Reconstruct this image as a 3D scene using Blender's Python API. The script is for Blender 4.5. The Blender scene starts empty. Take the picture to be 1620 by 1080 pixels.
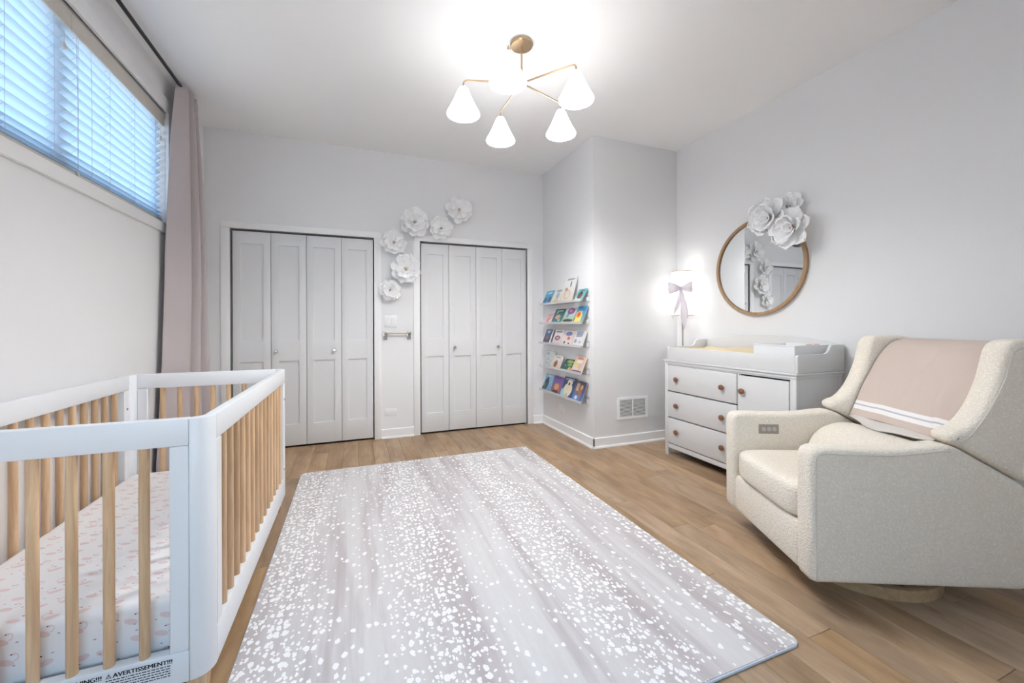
import bpy, bmesh, math, random
from mathutils import Matrix, Vector, noise
R = math.radians
random.seed(7)
scene = bpy.context.scene
COL = scene.collection

# ------------------------------------------------------------------ camera
CAM_H, YAW, ROLL, FPX = 1.16, 0.3708, 0.0033, 641.77
cam_d = bpy.data.cameras.new('camera'); cam = bpy.data.objects.new('camera', cam_d); COL.objects.link(cam)
cam_d.sensor_width = 36.0; cam_d.lens = FPX / 1620 * 36.0; cam_d.shift_y = (512.5 - 540) / 1620
cam_d.clip_start = 0.05
cam.matrix_world = (Matrix.Translation((0, 0, CAM_H)) @ Matrix.Rotation(-YAW, 4, 'Z')
                    @ Matrix.Rotation(R(90), 4, 'X') @ Matrix.Rotation(-ROLL, 4, 'Z'))
scene.camera = cam
# ------------------------------------------------------------------ world: clear daylight sky outside the window
SKY_STRENGTH = 2.5
w = bpy.data.worlds.new('sky'); scene.world = w; w.use_nodes = True
wt = w.node_tree; bg = wt.nodes['Background']; bg.inputs[1].default_value = SKY_STRENGTH
_tc = wt.nodes.new('ShaderNodeTexCoord'); _sp = wt.nodes.new('ShaderNodeSeparateXYZ'); _rp = wt.nodes.new('ShaderNodeValToRGB'); _mr = wt.nodes.new('ShaderNodeMapRange')
wt.links.new(_tc.outputs['Generated'], _sp.inputs[0]); wt.links.new(_sp.outputs[2], _mr.inputs[0]); _mr.inputs[1].default_value = -1.0
wt.links.new(_mr.outputs[0], _rp.inputs[0]); wt.links.new(_rp.outputs[0], bg.inputs[0])
_e = _rp.color_ramp.elements
for _k in range(3): _e.new(.5)
for _el, (_p, _c) in zip(_e, ((.47, (.34, .33, .31)), (.505, (1.0, .985, .97)), (.59, (.90, .945, 1.0)), (.68, (.52, .78, 1.0)), (.84, (.26, .60, 1.0)))):
    _el.position = _p; _el.color = (*_c, 1)
# lamp powers of the room's own lamps
SHADE_EMIT, BULB_EMIT, LAMP_SHADE_EMIT, LAMP_BULB_EMIT = 3.1, 350.0, .62, 5.0
vs = scene.view_settings
vs.view_transform = 'Standard'; vs.look = 'None'; vs.gamma = 1.0; vs.use_curve_mapping = False
vs.exposure = 1.33
try:
    scene.cycles.use_denoising = True
    scene.cycles.max_bounces = 12; scene.cycles.diffuse_bounces = 8; scene.cycles.transparent_max_bounces = 16
    scene.cycles.sample_clamp_indirect = 8.0
    scene.cycles.caustics_reflective = False; scene.cycles.caustics_refractive = False
except Exception:
    pass

# ------------------------------------------------------------------ room dimensions
XL, XR, YB_, D, HC = -1.237, 3.071, 3.249, 4.327, 2.915   # left wall, right wall, boxed-out wall front, closet wall, ceiling
XB, YREAR = 2.077, -1.1
TH = 0.12

# ------------------------------------------------------------------ material helpers
MATS = {}
class NT:
    def __init__(s, name):
        s.m = bpy.data.materials.new(name); s.m.use_nodes = True; s.t = s.m.node_tree
        s.b = s.t.nodes['Principled BSDF']; s.out = s.t.nodes['Material Output']; MATS[name] = s.m
    def n(s, typ, **kw):
        nd = s.t.nodes.new(typ)
        for k, v in kw.items(): setattr(nd, k, v)
        return nd
    def l(s, a, b): s.t.links.new(a, b)
    def val(s, sock, v):
        if hasattr(v, 'is_linked') or isinstance(v, bpy.types.NodeSocket): s.l(v, sock)
        else: sock.default_value = v
    def math(s, op, a, b=None, c=None, clamp=False):
        nd = s.n('ShaderNodeMath', operation=op, use_clamp=clamp)
        s.val(nd.inputs[0], a)
        if b is not None: s.val(nd.inputs[1], b)
        if c is not None: s.val(nd.inputs[2], c)
        return nd.outputs[0]
    def mix(s, f, a, b):
        nd = s.n('ShaderNodeMix', data_type='RGBA')
        s.val(nd.inputs['Factor'], f)
        for sock, v in ((nd.inputs[6], a), (nd.inputs[7], b)):
            if isinstance(v, tuple): sock.default_value = (*v[:3], 1)
            else: s.l(v, sock)
        return nd.outputs[2]
    def coord(s, which='Object'):
        return s.n('ShaderNodeTexCoord').outputs[which]
    def sep(s, v):
        nd = s.n('ShaderNodeSeparateXYZ'); s.l(v, nd.inputs[0]); return nd.outputs
    def comb(s, x=0., y=0., z=0.):
        nd = s.n('ShaderNodeCombineXYZ')
        for i, v in enumerate((x, y, z)): s.val(nd.inputs[i], v)
        return nd.outputs[0]
    def noise(s, v, scale=5., detail=2., rough=.5, dist=0.):
        nd = s.n('ShaderNodeTexNoise'); s.l(v, nd.inputs['Vector'])
        nd.inputs['Scale'].default_value = scale; nd.inputs['Detail'].default_value = detail
        nd.inputs['Roughness'].default_value = rough; nd.inputs['Distortion'].default_value = dist
        return nd.outputs[0]
    def ramp(s, f, stops):
        nd = s.n('ShaderNodeValToRGB'); s.l(f, nd.inputs[0]); e = nd.color_ramp.elements
        while len(e) < len(stops): e.new(.5)
        for el, (p, c) in zip(e, stops): el.position = p; el.color = (*c, 1) if len(c) == 3 else c
        return nd.outputs[0]
    def remap(s, v, a, b, c=0., d=1.):
        nd = s.n('ShaderNodeMapRange'); s.val(nd.inputs[0], v)
        for i, x in enumerate((a, b, c, d)): nd.inputs[i + 1].default_value = x
        return nd.outputs[0]
    def bump(s, h, strength=.2, dist=.002):
        nd = s.n('ShaderNodeBump'); s.l(h, nd.inputs['Height'])
        nd.inputs['Strength'].default_value = strength; nd.inputs['Distance'].default_value = dist
        s.l(nd.outputs[0], s.b.inputs['Normal'])
    def base(s, c):
        if isinstance(c, tuple): s.b.inputs['Base Color'].default_value = (*c[:3], 1)
        else: s.l(c, s.b.inputs['Base Color'])
    def set(s, rough=None, metal=None, spec=None):
        if rough is not None: s.b.inputs['Roughness'].default_value = rough
        if metal is not None: s.b.inputs['Metallic'].default_value = metal
        if spec is not None: s.b.inputs['Specular IOR Level'].default_value = spec
        return s

def paint(name, col, rough=.6, var=.02, bump=.05, scale=60, spec=.3):
    k = NT(name); c = k.coord()
    n1 = k.noise(c, 1.7, 2); lo = tuple(x * (1 - var) for x in col); hi = tuple(min(1, x * (1 + var)) for x in col)
    k.base(k.mix(n1, lo, hi)); k.set(rough, spec=spec)
    if bump: k.bump(k.noise(c, scale, 3), bump, .002)
    return k.m
def metal(name, col, rough=.25):
    k = NT(name); c = k.coord(); n1 = k.noise(c, 90, 2)
    k.base(k.mix(n1, tuple(x * .92 for x in col), col)); k.set(rough, 1.0); return k.m
def emit(name, col, strength, surf=(.9, .9, .9)):
    k = NT(name); k.base(surf); k.set(.4)
    k.b.inputs['Emission Color'].default_value = (*col, 1); k.b.inputs['Emission Strength'].default_value = strength
    return k.m
def wood(name, c0, c1, axis=2, scale=22., rough=.5, per_object=True):
    k = NT(name); c = k.coord()
    o = k.n('ShaderNodeObjectInfo').outputs['Random']
    off = k.n('ShaderNodeVectorMath', operation='ADD'); k.l(c, off.inputs[0])
    k.l(k.comb(k.math('MULTIPLY', o, 7.3), k.math('MULTIPLY', o, 3.1), k.math('MULTIPLY', o, 11.7)), off.inputs[1])
    s = [1., 1., 1.]; s[axis] = .07
    m = k.n('ShaderNodeVectorMath', operation='MULTIPLY'); k.l(off.outputs[0], m.inputs[0]); m.inputs[1].default_value = s
    g = k.noise(m.outputs[0], scale * 4, 4, .6, .6)
    col = k.ramp(g, [(.3, c0), (.7, c1)])
    if per_object:
        hsv = k.n('ShaderNodeHueSaturation'); k.l(col, hsv.inputs['Color']); k.l(k.remap(o, 0, 1, .86, 1.1), hsv.inputs['Value'])
        col = hsv.outputs[0]
    k.base(col); k.set(rough, spec=.35); k.bump(g, .08, .001); return k.m

M = {}
M['wall'] = paint('wall_paint', (.785, .787, .798), .7, .012, .05, 90)
M['ceiling'] = paint('ceiling_paint', (.90, .90, .905), .8, .01, .04, 90)
M['trim'] = paint('trim_white', (.85, .85, .855), .38, .01, .02, 40, .5)
M['door'] = paint('door_white', (.72, .725, .735), .42, .01, .03, 70, .5)
M['white'] = paint('furniture_white', (.665, .668, .675), .38, .01, .02, 50, .5)
M['crib_white'] = paint('crib_white', (.80, .82, .85), .35, .01, .015, 40, .5)
M['plate'] = paint('plate_white', (.82, .82, .83), .35, .005, 0)
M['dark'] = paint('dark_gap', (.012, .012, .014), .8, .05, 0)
M['black'] = paint('black_metal', (.025, .025, .028), .4, .05, 0)
M['subfloor'] = paint('subfloor', (.10, .065, .04), .8, .1, 0)
M['brass'] = metal('brushed_brass', (.56, .41, .26), .30)
M['champagne'] = metal('champagne_metal', (.50, .45, .39), .3)
M['chrome'] = metal('satin_nickel', (.72, .70, .67), .22)
M['bolt'] = metal('bolt_steel', (.35, .35, .36), .35)
M['mirror'] = NT('mirror_glass').set(.015, 1.0).m; MATS['mirror_glass'].node_tree.nodes['Principled BSDF'].inputs['Base Color'].default_value = (.86, .88, .89, 1)
M['mirror_frame'] = wood('mirror_frame_wood', (.31, .19, .10), (.43, .28, .16), 2, 8, .35)
M['knob_wood'] = wood('knob_walnut', (.20, .085, .04), (.32, .15, .075), 0, 30, .45)
M['pine'] = wood('pine_dowel', (.54, .345, .20), (.75, .53, .34), 2, 14, .5)
M['pine_ring'] = wood('ring_ash', (.42, .28, .15), (.56, .40, .24), 1, 10, .45)
M['shade'] = emit('lit_opal_glass', (1, .995, .985), SHADE_EMIT)
M['bulb'] = emit('lit_bulb', (1, .985, .955), BULB_EMIT)
M['lamp_shade'] = emit('lit_linen_shade', (1, .965, .91), LAMP_SHADE_EMIT)
M['lamp_bulb'] = emit('lit_lamp_bulb', (1, .93, .82), LAMP_BULB_EMIT)

def floor_mat():
    k = NT('oak_plank'); c = k.coord('Object'); o = k.n('ShaderNodeObjectInfo').outputs['Random']
    off = k.n('ShaderNodeVectorMath', operation='ADD'); k.l(c, off.inputs[0])
    k.l(k.comb(k.math('MULTIPLY', o, 13.), k.math('MULTIPLY', o, 37.), 0.), off.inputs[1])
    def st(v, s):
        m = k.n('ShaderNodeVectorMath', operation='MULTIPLY'); k.l(v, m.inputs[0]); m.inputs[1].default_value = s; return m.outputs[0]
    g = k.noise(st(off.outputs[0], (1, .06, 1)), 70, 5, .6, .8)
    blotch = k.noise(st(off.outputs[0], (1, .3, 1)), 9, 3, .55, .5)
    knots = k.noise(st(off.outputs[0], (1, .35, 1)), 14, 2, .5, 1.2)
    col = k.ramp(blotch, [(.28, (.28, .176, .098)), (.5, (.43, .285, .168)), (.75, (.54, .375, .23))])
    col = k.mix(k.remap(g, .3, .7, 0., .42), col, (.25, .16, .092))
    col = k.mix(k.remap(knots, .68, .80, 0., .55), col, (.11, .07, .045))
    hsv = k.n('ShaderNodeHueSaturation'); k.l(col, hsv.inputs['Color'])
    k.l(k.remap(o, 0, 1, .84, 1.12), hsv.inputs['Value']); k.l(k.remap(k.math('FRACT', k.math('MULTIPLY', o, 17.3)), 0, 1, .85, 1.08), hsv.inputs['Saturation'])
    k.base(hsv.outputs[0]); k.set(.42, spec=.35); k.bump(g, .08, .001); return k.m
M['floor'] = floor_mat()

def rug_mat():
    k = NT('spotted_rug_print'); c = k.coord('Object'); x, y, z = k.sep(c)
    wob = k.noise(k.comb(k.math('MULTIPLY', x, 1.), k.math('MULTIPLY', y, 1.), 0.), 1.3, 2)
    xs = k.math('ADD', x, k.math('MULTIPLY', wob, .06))
    s1 = k.noise(k.comb(k.math('MULTIPLY', xs, 1.), k.math('MULTIPLY', y, .07), 0.), 9, 4, .6)
    s2 = k.noise(k.comb(k.math('MULTIPLY', xs, 1.), k.math('MULTIPLY', y, .05), 3.), 4, 3, .6)
    fine = k.noise(k.comb(x, k.math('MULTIPLY', y, .3), 0.), 60, 3)
    t = k.math('ADD', k.math('MULTIPLY', s1, .6), k.math('MULTIPLY', s2, .4))
    col = k.ramp(t, [(.33, (.38, .33, .34)), (.44, (.52, .48, .49)), (.52, (.66, .64, .645)), (.66, (.73, .72, .725))])
    band = k.math('MULTIPLY_ADD', k.math('COSINE', k.math('MULTIPLY', k.math('ADD', xs, .20), 2 * math.pi / .62)), .5, .5)
    band2 = k.math('POWER', band, 1.6)
    col = k.mix(k.math('MULTIPLY', band2, .5), col, (.52, .475, .48))
    col = k.mix(k.remap(fine, .3, .7, 0., .16), col, (.50, .47, .48))
    dn = k.n('ShaderNodeTexNoise'); k.l(c, dn.inputs['Vector']); dn.inputs['Scale'].default_value = 45; dn.inputs['Detail'].default_value = 2
    dv = k.n('ShaderNodeVectorMath', operation='SUBTRACT'); k.l(dn.outputs[1], dv.inputs[0]); dv.inputs[1].default_value = (.5, .5, .5)
    ds = k.n('ShaderNodeVectorMath', operation='SCALE'); k.l(dv.outputs[0], ds.inputs[0]); ds.inputs['Scale'].default_value = .016
    pv = k.n('ShaderNodeVectorMath', operation='ADD'); k.l(k.comb(x, k.math('MULTIPLY', y, .72), 0.), pv.inputs[0]); k.l(ds.outputs[0], pv.inputs[1])
    mask = None
    for sc, rr in ((37., .29), (54., .25)):
        v = k.n('ShaderNodeTexVoronoi', voronoi_dimensions='2D', feature='F1'); k.l(pv.outputs[0], v.inputs['Vector']); v.inputs['Scale'].default_value = sc
        v.inputs['Randomness'].default_value = .9
        cs = k.n('ShaderNodeSeparateColor'); k.l(v.outputs['Color'], cs.inputs[0])
        prob = k.math('MULTIPLY_ADD', band2, .72, .17 if sc < 40 else .03)
        on = k.math('LESS_THAN', cs.outputs[0], prob)
        rad = k.math('MULTIPLY_ADD', cs.outputs[1], rr * .85, rr * .5)
        m_ = k.math('MULTIPLY', on, k.math('LESS_THAN', v.outputs['Distance'], rad))
        mask = m_ if mask is None else k.math('MAXIMUM', mask, m_)
    col = k.mix(mask, col, (.90, .89, .90))
    k.base(col); k.set(.8, spec=.15); k.bump(k.noise(c, 300, 2), .15, .001); return k.m
M['rug'] = rug_mat()
M['rug_edge'] = paint('rug_foam_edge', (.74, .79, .88), .7, .02, .05)

def fabric(name, col, scale=260, strength=.35, dist=.002, var=.08, rough=.9):
    k = NT(name); c = k.coord(); n1 = k.noise(c, scale, 3); n2 = k.noise(c, 6, 2)
    f = k.math('MULTIPLY_ADD', n1, .6, k.math('MULTIPLY', n2, .4))
    k.base(k.mix(f, tuple(x * (1 - var) for x in col), tuple(min(1, x * (1 + var)) for x in col))); k.set(rough, spec=.12)
    k.b.inputs['Sheen Weight'].default_value = .12
    k.bump(n1, strength, dist); return k.m
def boucle():
    k = NT('cream_boucle'); c = k.coord()
    v = k.n('ShaderNodeTexVoronoi', feature='F1'); v.inputs['Scale'].default_value = 115
    dn = k.n('ShaderNodeTexNoise'); k.l(c, dn.inputs['Vector']); dn.inputs['Scale'].default_value = 90; dn.inputs['Detail'].default_value = 3
    a = k.n('ShaderNodeVectorMath', operation='SCALE'); k.l(dn.outputs[1], a.inputs[0]); a.inputs['Scale'].default_value = .018
    b = k.n('ShaderNodeVectorMath', operation='ADD'); k.l(c, b.inputs[0]); k.l(a.outputs[0], b.inputs[1]); k.l(b.outputs[0], v.inputs['Vector'])
    n2 = k.noise(c, 260, 2)
    h = k.math('ADD', k.math('MULTIPLY', k.math('SUBTRACT', 1., v.outputs['Distance']), .75), k.math('MULTIPLY', n2, .4))
    k.base(k.mix(k.remap(h, .55, 1.1), (.82, .755, .655), (1.0, .955, .88))); k.set(.95, spec=.08)
    k.b.inputs['Sheen Weight'].default_value = .15
    k.bump(h, .7, .007); return k.m
M['boucle'] = boucle()
M['seam'] = fabric('cream_piping', (.66, .62, .55), 300, .3, .002)
M['curtain'] = fabric('mauve_curtain', (.475, .425, .43), 400, .12, .001, .04)
M['pad'] = fabric('beige_pad_cover', (.70, .59, .41), 300, .1, .001, .03, .6)
M['ribbon'] = fabric('lilac_ribbon', (.80, .77, .815), 300, .1, .001, .04, .6)
def _translucent(m, col, f):
    t_ = m.node_tree; tr = t_.nodes.new('ShaderNodeBsdfTranslucent'); tr.inputs[0].default_value = (*col, 1); mx = t_.nodes.new('ShaderNodeMixShader'); mx.inputs[0].default_value = f
    t_.links.new(t_.nodes['Principled BSDF'].outputs[0], mx.inputs[1]); t_.links.new(tr.outputs[0], mx.inputs[2]); t_.links.new(mx.outputs[0], t_.nodes['Material Output'].inputs[0])
_translucent(M['ribbon'], (.88, .85, .89), .5)
M['petal'] = fabric('paper_petal', (.94, .94, .945), 120, .25, .002, .03, .8)
M['stamen'] = paint('stamen_beige', (.62, .53, .40), .8, .1, .1)
M['stamen_dark'] = paint('stamen_grey', (.42, .38, .36), .8, .1, .1)
M['cord'] = paint('blind_cord', (.55, .58, .62), .8, .02, 0)
M['valance'] = paint('blind_valance', (.60, .565, .52), .5, .02, .02)
M['tassel'] = paint('tassel_plastic', (.60, .57, .53), .4, .02, 0)
M['grey_plastic'] = paint('grey_plastic', (.30, .275, .25), .45, .05, 0)
M['grey_button'] = paint('grey_button', (.46, .43, .39), .35, .05, 0)
M['paper'] = paint('book_pages', (.74, .72, .68), .8, .05, .1, 200)
M['ink'] = paint('label_ink', (.02, .022, .028), .6, .02, 0)
M['sticker'] = paint('sticker_white', (.80, .82, .86), .45, .01, 0)
M['pink_roll'] = paint('rose_roll', (.62, .40, .35), .7, .05, .05)
M['strap'] = fabric('white_strap', (.70, .75, .84), 300, .1, .001)
M['spring'] = paint('support_grey', (.10, .11, .13), .6, .05, 0)

def slat_mat():
    k = NT('translucent_slat'); c = k.coord(); n1 = k.noise(c, 30, 2)
    k.base(k.mix(n1, (.66, .68, .70), (.72, .74, .76))); k.set(.45)
    tr = k.n('ShaderNodeBsdfTranslucent'); tr.inputs[0].default_value = (.76, .86, .95, 1)
    mx = k.n('ShaderNodeMixShader'); mx.inputs[0].default_value = .55
    k.l(k.b.outputs[0], mx.inputs[1]); k.l(tr.outputs[0], mx.inputs[2]); k.l(mx.outputs[0], k.out.inputs[0]); return k.m
M['slat'] = slat_mat()
def clear(name, tint, gloss=.12, rough=.03, haze=.0):
    k = NT(name); tp = k.n('ShaderNodeBsdfTransparent'); tp.inputs[0].default_value = (*tint, 1)
    gl = k.n('ShaderNodeBsdfGlossy'); gl.inputs['Roughness'].default_value = rough
    fr = k.n('ShaderNodeLayerWeight')
    f = k.math('ADD', k.math('MULTIPLY', k.math('POWER', fr.outputs['Facing'], 4.), .5), gloss, clamp=True)
    mx = k.n('ShaderNodeMixShader'); k.l(f, mx.inputs[0]); k.l(tp.outputs[0], mx.inputs[1]); k.l(gl.outputs[0], mx.inputs[2])
    last = mx.outputs[0]
    if haze:
        k.base((.85, .86, .87)); k.set(.4); m2 = k.n('ShaderNodeMixShader'); m2.inputs[0].default_value = haze
        k.l(last, m2.inputs[1]); k.l(k.b.outputs[0], m2.inputs[2]); last = m2.outputs[0]
    k.l(last, k.out.inputs[0]); return k.m
M['glass'] = clear('window_glass', (.95, .98, 1.0), .02)
M['acrylic'] = clear('clear_acrylic', (.992, .993, .993), .02, .08, .07)
M['acrylic_edge'] = clear('acrylic_edge', (.985, .987, .985), .02, .15, .45)
M['bin'] = clear('milky_plastic', (.97, .975, .98), .02, .2, .9)
M['crystal'] = clear('crystal_glass', (.86, .87, .86), .22, .03, .1)

def sheet_mat():
    k = NT('swan_print_sheet'); c = k.coord(); x, y, z = k.sep(c)
    p = k.comb(x, k.math('ADD', y, z), 0.)
    def cells(sc, off, rnd):
        a = k.n('ShaderNodeVectorMath', operation='ADD'); k.l(p, a.inputs[0]); a.inputs[1].default_value = off
        v = k.n('ShaderNodeTexVoronoi', voronoi_dimensions='2D', feature='F1'); k.l(a.outputs[0], v.inputs['Vector'])
        v.inputs['Scale'].default_value = sc; v.inputs['Randomness'].default_value = rnd
        s = k.n('ShaderNodeVectorMath', operation='SUBTRACT'); k.l(a.outputs[0], s.inputs[0]); k.l(v.outputs['Position'], s.inputs[1])
        X, Y, _ = k.sep(s.outputs[0]); cs = k.n('ShaderNodeSeparateColor'); k.l(v.outputs['Color'], cs.inputs[0])
        return X, Y, cs.outputs
    def ell(X, Y, cx, cy, rx, ry):
        a = k.math('DIVIDE', k.math('SUBTRACT', X, cx), rx); b = k.math('DIVIDE', k.math('SUBTRACT', Y, cy), ry)
        return k.math('ADD', k.math('MULTIPLY', a, a), k.math('MULTIPLY', b, b))
    X, Y, rc = cells(14.5, (.03, .01, 0), .55)
    flip = k.math('MULTIPLY_ADD', k.math('GREATER_THAN', rc[0], .6), -2., 1.); X = k.math('MULTIPLY', X, flip)
    body = k.math('LESS_THAN', ell(X, k.math('SUBTRACT', Y, k.math('MULTIPLY', X, -.25)), 0., 0., .0165, .0088), 1.)
    ring = ell(X, Y, .0175, .012, .0075, .010)
    neck = k.math('MULTIPLY', k.math('MULTIPLY', k.math('LESS_THAN', ring, 1.25), k.math('GREATER_THAN', ring, .55)), k.math('GREATER_THAN', X, .0165))
    head = k.math('LESS_THAN', ell(X, Y, .0145, .021, .0042, .0035), 1.)
    swan = k.math('MAXIMUM', k.math('MAXIMUM', body, neck), head)
    beak = k.math('LESS_THAN', ell(X, Y, .010, .020, .0022, .0018), 1.)
    col = k.mix(swan, (.84, .83, .845), (.77, .63, .635)); col = k.mix(beak, col, (.20, .03, .06))
    X, Y, rc = cells(22., (.4, .7, 0), .9)
    dot = k.math('MULTIPLY', k.math('LESS_THAN', ell(X, Y, 0., 0., .0035, .0018), 1.), k.math('LESS_THAN', rc[0], .5))
    col = k.mix(dot, col, k.mix(k.math('GREATER_THAN', rc[1], .5), (.42, .44, .50), (.55, .30, .34)))
    k.base(col); k.set(.85, spec=.1); k.bump(k.noise(c, 12, 3), .25, .01); return k.m
M['sheet'] = sheet_mat()

def blanket_mat():
    k = NT('blush_blanket'); uv = k.coord('UV'); x, y, z = k.sep(uv); c = k.coord()
    wv = k.noise(c, 320, 2)
    col = k.mix(wv, (.53, .44, .385), (.61, .51, .455))
    def bandm(a, b): return k.math('MULTIPLY', k.math('GREATER_THAN', y, a), k.math('LESS_THAN', y, b))
    col = k.mix(bandm(.045, .066), col, (.80, .79, .79)); col = k.mix(bandm(.066, .074), col, (.50, .48, .50)); col = k.mix(bandm(.074, .092), col, (.80, .79, .79))
    k.base(col); k.set(.92, spec=.1); k.b.inputs['Sheen Weight'].default_value = .2; k.bump(wv, .3, .002); return k.m
M['blanket'] = blanket_mat()
M['lining'] = fabric('pale_lining', (.62, .58, .55), 320, .2, .002)

# ------------------------------------------------------------------ mesh helpers
class MB:
    def __init__(s): s.v = []; s.f = []; s.nb = 0
    def add(s, vs, fs):
        b = len(s.v); s.v += [tuple(p) for p in vs]; s.f += [tuple(i + b for i in f) for f in fs]; return s
    def box(s, x0, x1, y0, y1, z0, z1):
        s.nb += 1
        return s.add([(x0, y0, z0), (x1, y0, z0), (x1, y1, z0), (x0, y1, z0), (x0, y0, z1), (x1, y0, z1), (x1, y1, z1), (x0, y1, z1)],
                     [(3, 2, 1, 0), (4, 5, 6, 7), (0, 1, 5, 4), (1, 2, 6, 5), (2, 3, 7, 6), (3, 0, 4, 7)])
    def prism(s, poly, a, b, fn):
        """poly: 2-D outline; fn(p, q, t) -> xyz, extruded t from a to b"""
        n = len(poly)
        vs = [fn(p, q, a) for p, q in poly] + [fn(p, q, b) for p, q in poly]
        fs = [tuple(range(n))[::-1], tuple(range(n, 2 * n))] + [(i, (i + 1) % n, n + (i + 1) % n, n + i) for i in range(n)]
        return s.add(vs, fs)
    def rprism(s, poly, a, b, r, fn, seg=5):
        P = [Vector((p[0], p[1])) for p in poly]; n = len(P)
        if sum(P[i].x * P[(i + 1) % n].y - P[(i + 1) % n].x * P[i].y for i in range(n)) < 0: P.reverse()
        N = []
        for i in range(n):
            d = (P[(i + 1) % n] - P[i - 1]).normalized(); N.append(Vector((-d.y, d.x)))
        lay = [(r * (1 - math.sin(math.pi / 2 * k / seg)), a + r * (1 - math.cos(math.pi / 2 * k / seg))) for k in range(seg + 1)]
        lay += [(i_, b - (t_ - a)) for i_, t_ in reversed(lay)]
        vs = []
        for ins, t_ in lay:
            vs += [fn(P[i].x + N[i].x * ins, P[i].y + N[i].y * ins, t_) for i in range(n)]
        m = len(lay)
        fs = [(i * n + j, i * n + (j + 1) % n, (i + 1) * n + (j + 1) % n, (i + 1) * n + j) for i in range(m - 1) for j in range(n)] + [tuple(range(n))[::-1], tuple(range((m - 1) * n, m * n))]
        return s.add(vs, fs)
    def tube(s, path, r, n=10, caps=True):
        P = [Vector(p) for p in path]; rs = r if isinstance(r, (list, tuple)) else [r] * len(P)
        vs = []; up = None
        for i, p in enumerate(P):
            t = (P[min(i + 1, len(P) - 1)] - P[max(i - 1, 0)]).normalized()
            if up is None: up = Vector((0, 0, 1)) if abs(t.z) < .9 else Vector((1, 0, 0))
            a = t.cross(up).normalized(); b = a.cross(t).normalized(); up = b
            for j in range(n):
                an = 2 * math.pi * j / n; vs.append(p + (a * math.cos(an) + b * math.sin(an)) * rs[i])
        fs = [(i * n + j, i * n + (j + 1) % n, (i + 1) * n + (j + 1) % n, (i + 1) * n + j) for i in range(len(P) - 1) for j in range(n)]
        if caps: fs += [tuple(range(n))[::-1], tuple(range((len(P) - 1) * n, len(P) * n))]
        return s.add(vs, fs)
    def lathe(s, prof, c=(0, 0, 0), n=32, axis='Z', closed=False):
        vs = []
        for r, h in prof:
            for j in range(n):
                an = 2 * math.pi * j / n; x, y = r * math.cos(an), r * math.sin(an)
                q = {'Z': (x, y, h), 'X': (h, x, y), 'Y': (y, h, x)}[axis]
                vs.append((q[0] + c[0], q[1] + c[1], q[2] + c[2]))
        m = len(prof); fs = []
        for i in range(m if closed else m - 1):
            k = (i + 1) % m
            fs += [(i * n + j, i * n + (j + 1) % n, k * n + (j + 1) % n, k * n + j) for j in range(n)]
        if not closed:
            if prof[0][0] > 1e-6: fs.append(tuple(range(n))[::-1])
            if prof[-1][0] > 1e-6: fs.append(tuple(range((m - 1) * n, m * n)))
        return s.add(vs, fs)
    def grid(s, nu, nv, fn):
        vs = [fn(i / (nu - 1), j / (nv - 1)) for i in range(nu) for j in range(nv)]
        fs = [(i * nv + j, (i + 1) * nv + j, (i + 1) * nv + j + 1, i * nv + j + 1) for i in range(nu - 1) for j in range(nv - 1)]
        return s.add(vs, fs)
    def sphere(s, c, r, n=10, m=6, sc=(1, 1, 1)):
        vs = [(c[0], c[1], c[2] - r * sc[2])]
        for i in range(1, m):
            th = math.pi * i / m
            for j in range(n):
                a = 2 * math.pi * j / n
                vs.append((c[0] + r * sc[0] * math.sin(th) * math.cos(a), c[1] + r * sc[1] * math.sin(th) * math.sin(a), c[2] - r * sc[2] * math.cos(th)))
        vs.append((c[0], c[1], c[2] + r * sc[2])); L = len(vs) - 1
        fs = [(0, 1 + (j + 1) % n, 1 + j) for j in range(n)]
        for i in range(m - 2):
            fs += [(1 + i * n + j, 1 + i * n + (j + 1) % n, 1 + (i + 1) * n + (j + 1) % n, 1 + (i + 1) * n + j) for j in range(n)]
        fs += [(L, 1 + (m - 2) * n + j, 1 + (m - 2) * n + (j + 1) % n) for j in range(n)]
        return s.add(vs, fs)
    def mesh(s, name, mat, bevel=0, seg=2, angle=38, subdiv=0):
        me = bpy.data.meshes.new(name); me.from_pydata(s.v, [], s.f)
        bm = bmesh.new(); bm.from_mesh(me)
        if s.nb < 2: bmesh.ops.remove_doubles(bm, verts=bm.verts, dist=1e-6)
        bmesh.ops.recalc_face_normals(bm, faces=bm.faces)
        if bevel:
            ed = [e for e in bm.edges if len(e.link_faces) == 2 and e.calc_face_angle(0) > R(28)]
            bmesh.ops.bevel(bm, geom=ed, offset=bevel, segments=seg, profile=.5, affect='EDGES', clamp_overlap=True)
        bm.to_mesh(me); bm.free()
        if mat: me.materials.append(mat)
        me.shade_smooth(); me.set_sharp_from_angle(angle=R(angle)); return me
    def build(s, name, mat, parent=None, bevel=0, seg=2, angle=38, loc=None):
        return obj(name, s.mesh(name, mat, bevel, seg, angle), parent, loc)
def obj(name, me, parent=None, loc=None, rot=None):
    o = bpy.data.objects.new(name, me); COL.objects.link(o); o.parent = parent
    if loc is not None: o.location = loc
    if rot is not None: o.rotation_euler = rot
    return o
def tag(o, label, cat, group=None):
    o['label'] = label; o['category'] = cat
    if group: o['group'] = group
    return o
def thing(name, label, cat, loc=(0, 0, 0), rot=(0, 0, 0), group=None):
    o = bpy.data.objects.new(name, None); COL.objects.link(o); o.location = loc; o.rotation_euler = rot
    o.empty_display_size = .1
    return tag(o, label, cat, group)
def struct(o): o['kind'] = 'structure'; return o
def sroot(name, loc=(0, 0, 0)):
    o = bpy.data.objects.new(name, None); COL.objects.link(o); o.location = loc; return struct(o)
def lbox(x0, x1, y0, y1, z0, z1): return MB().box(x0, x1, y0, y1, z0, z1)
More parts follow.
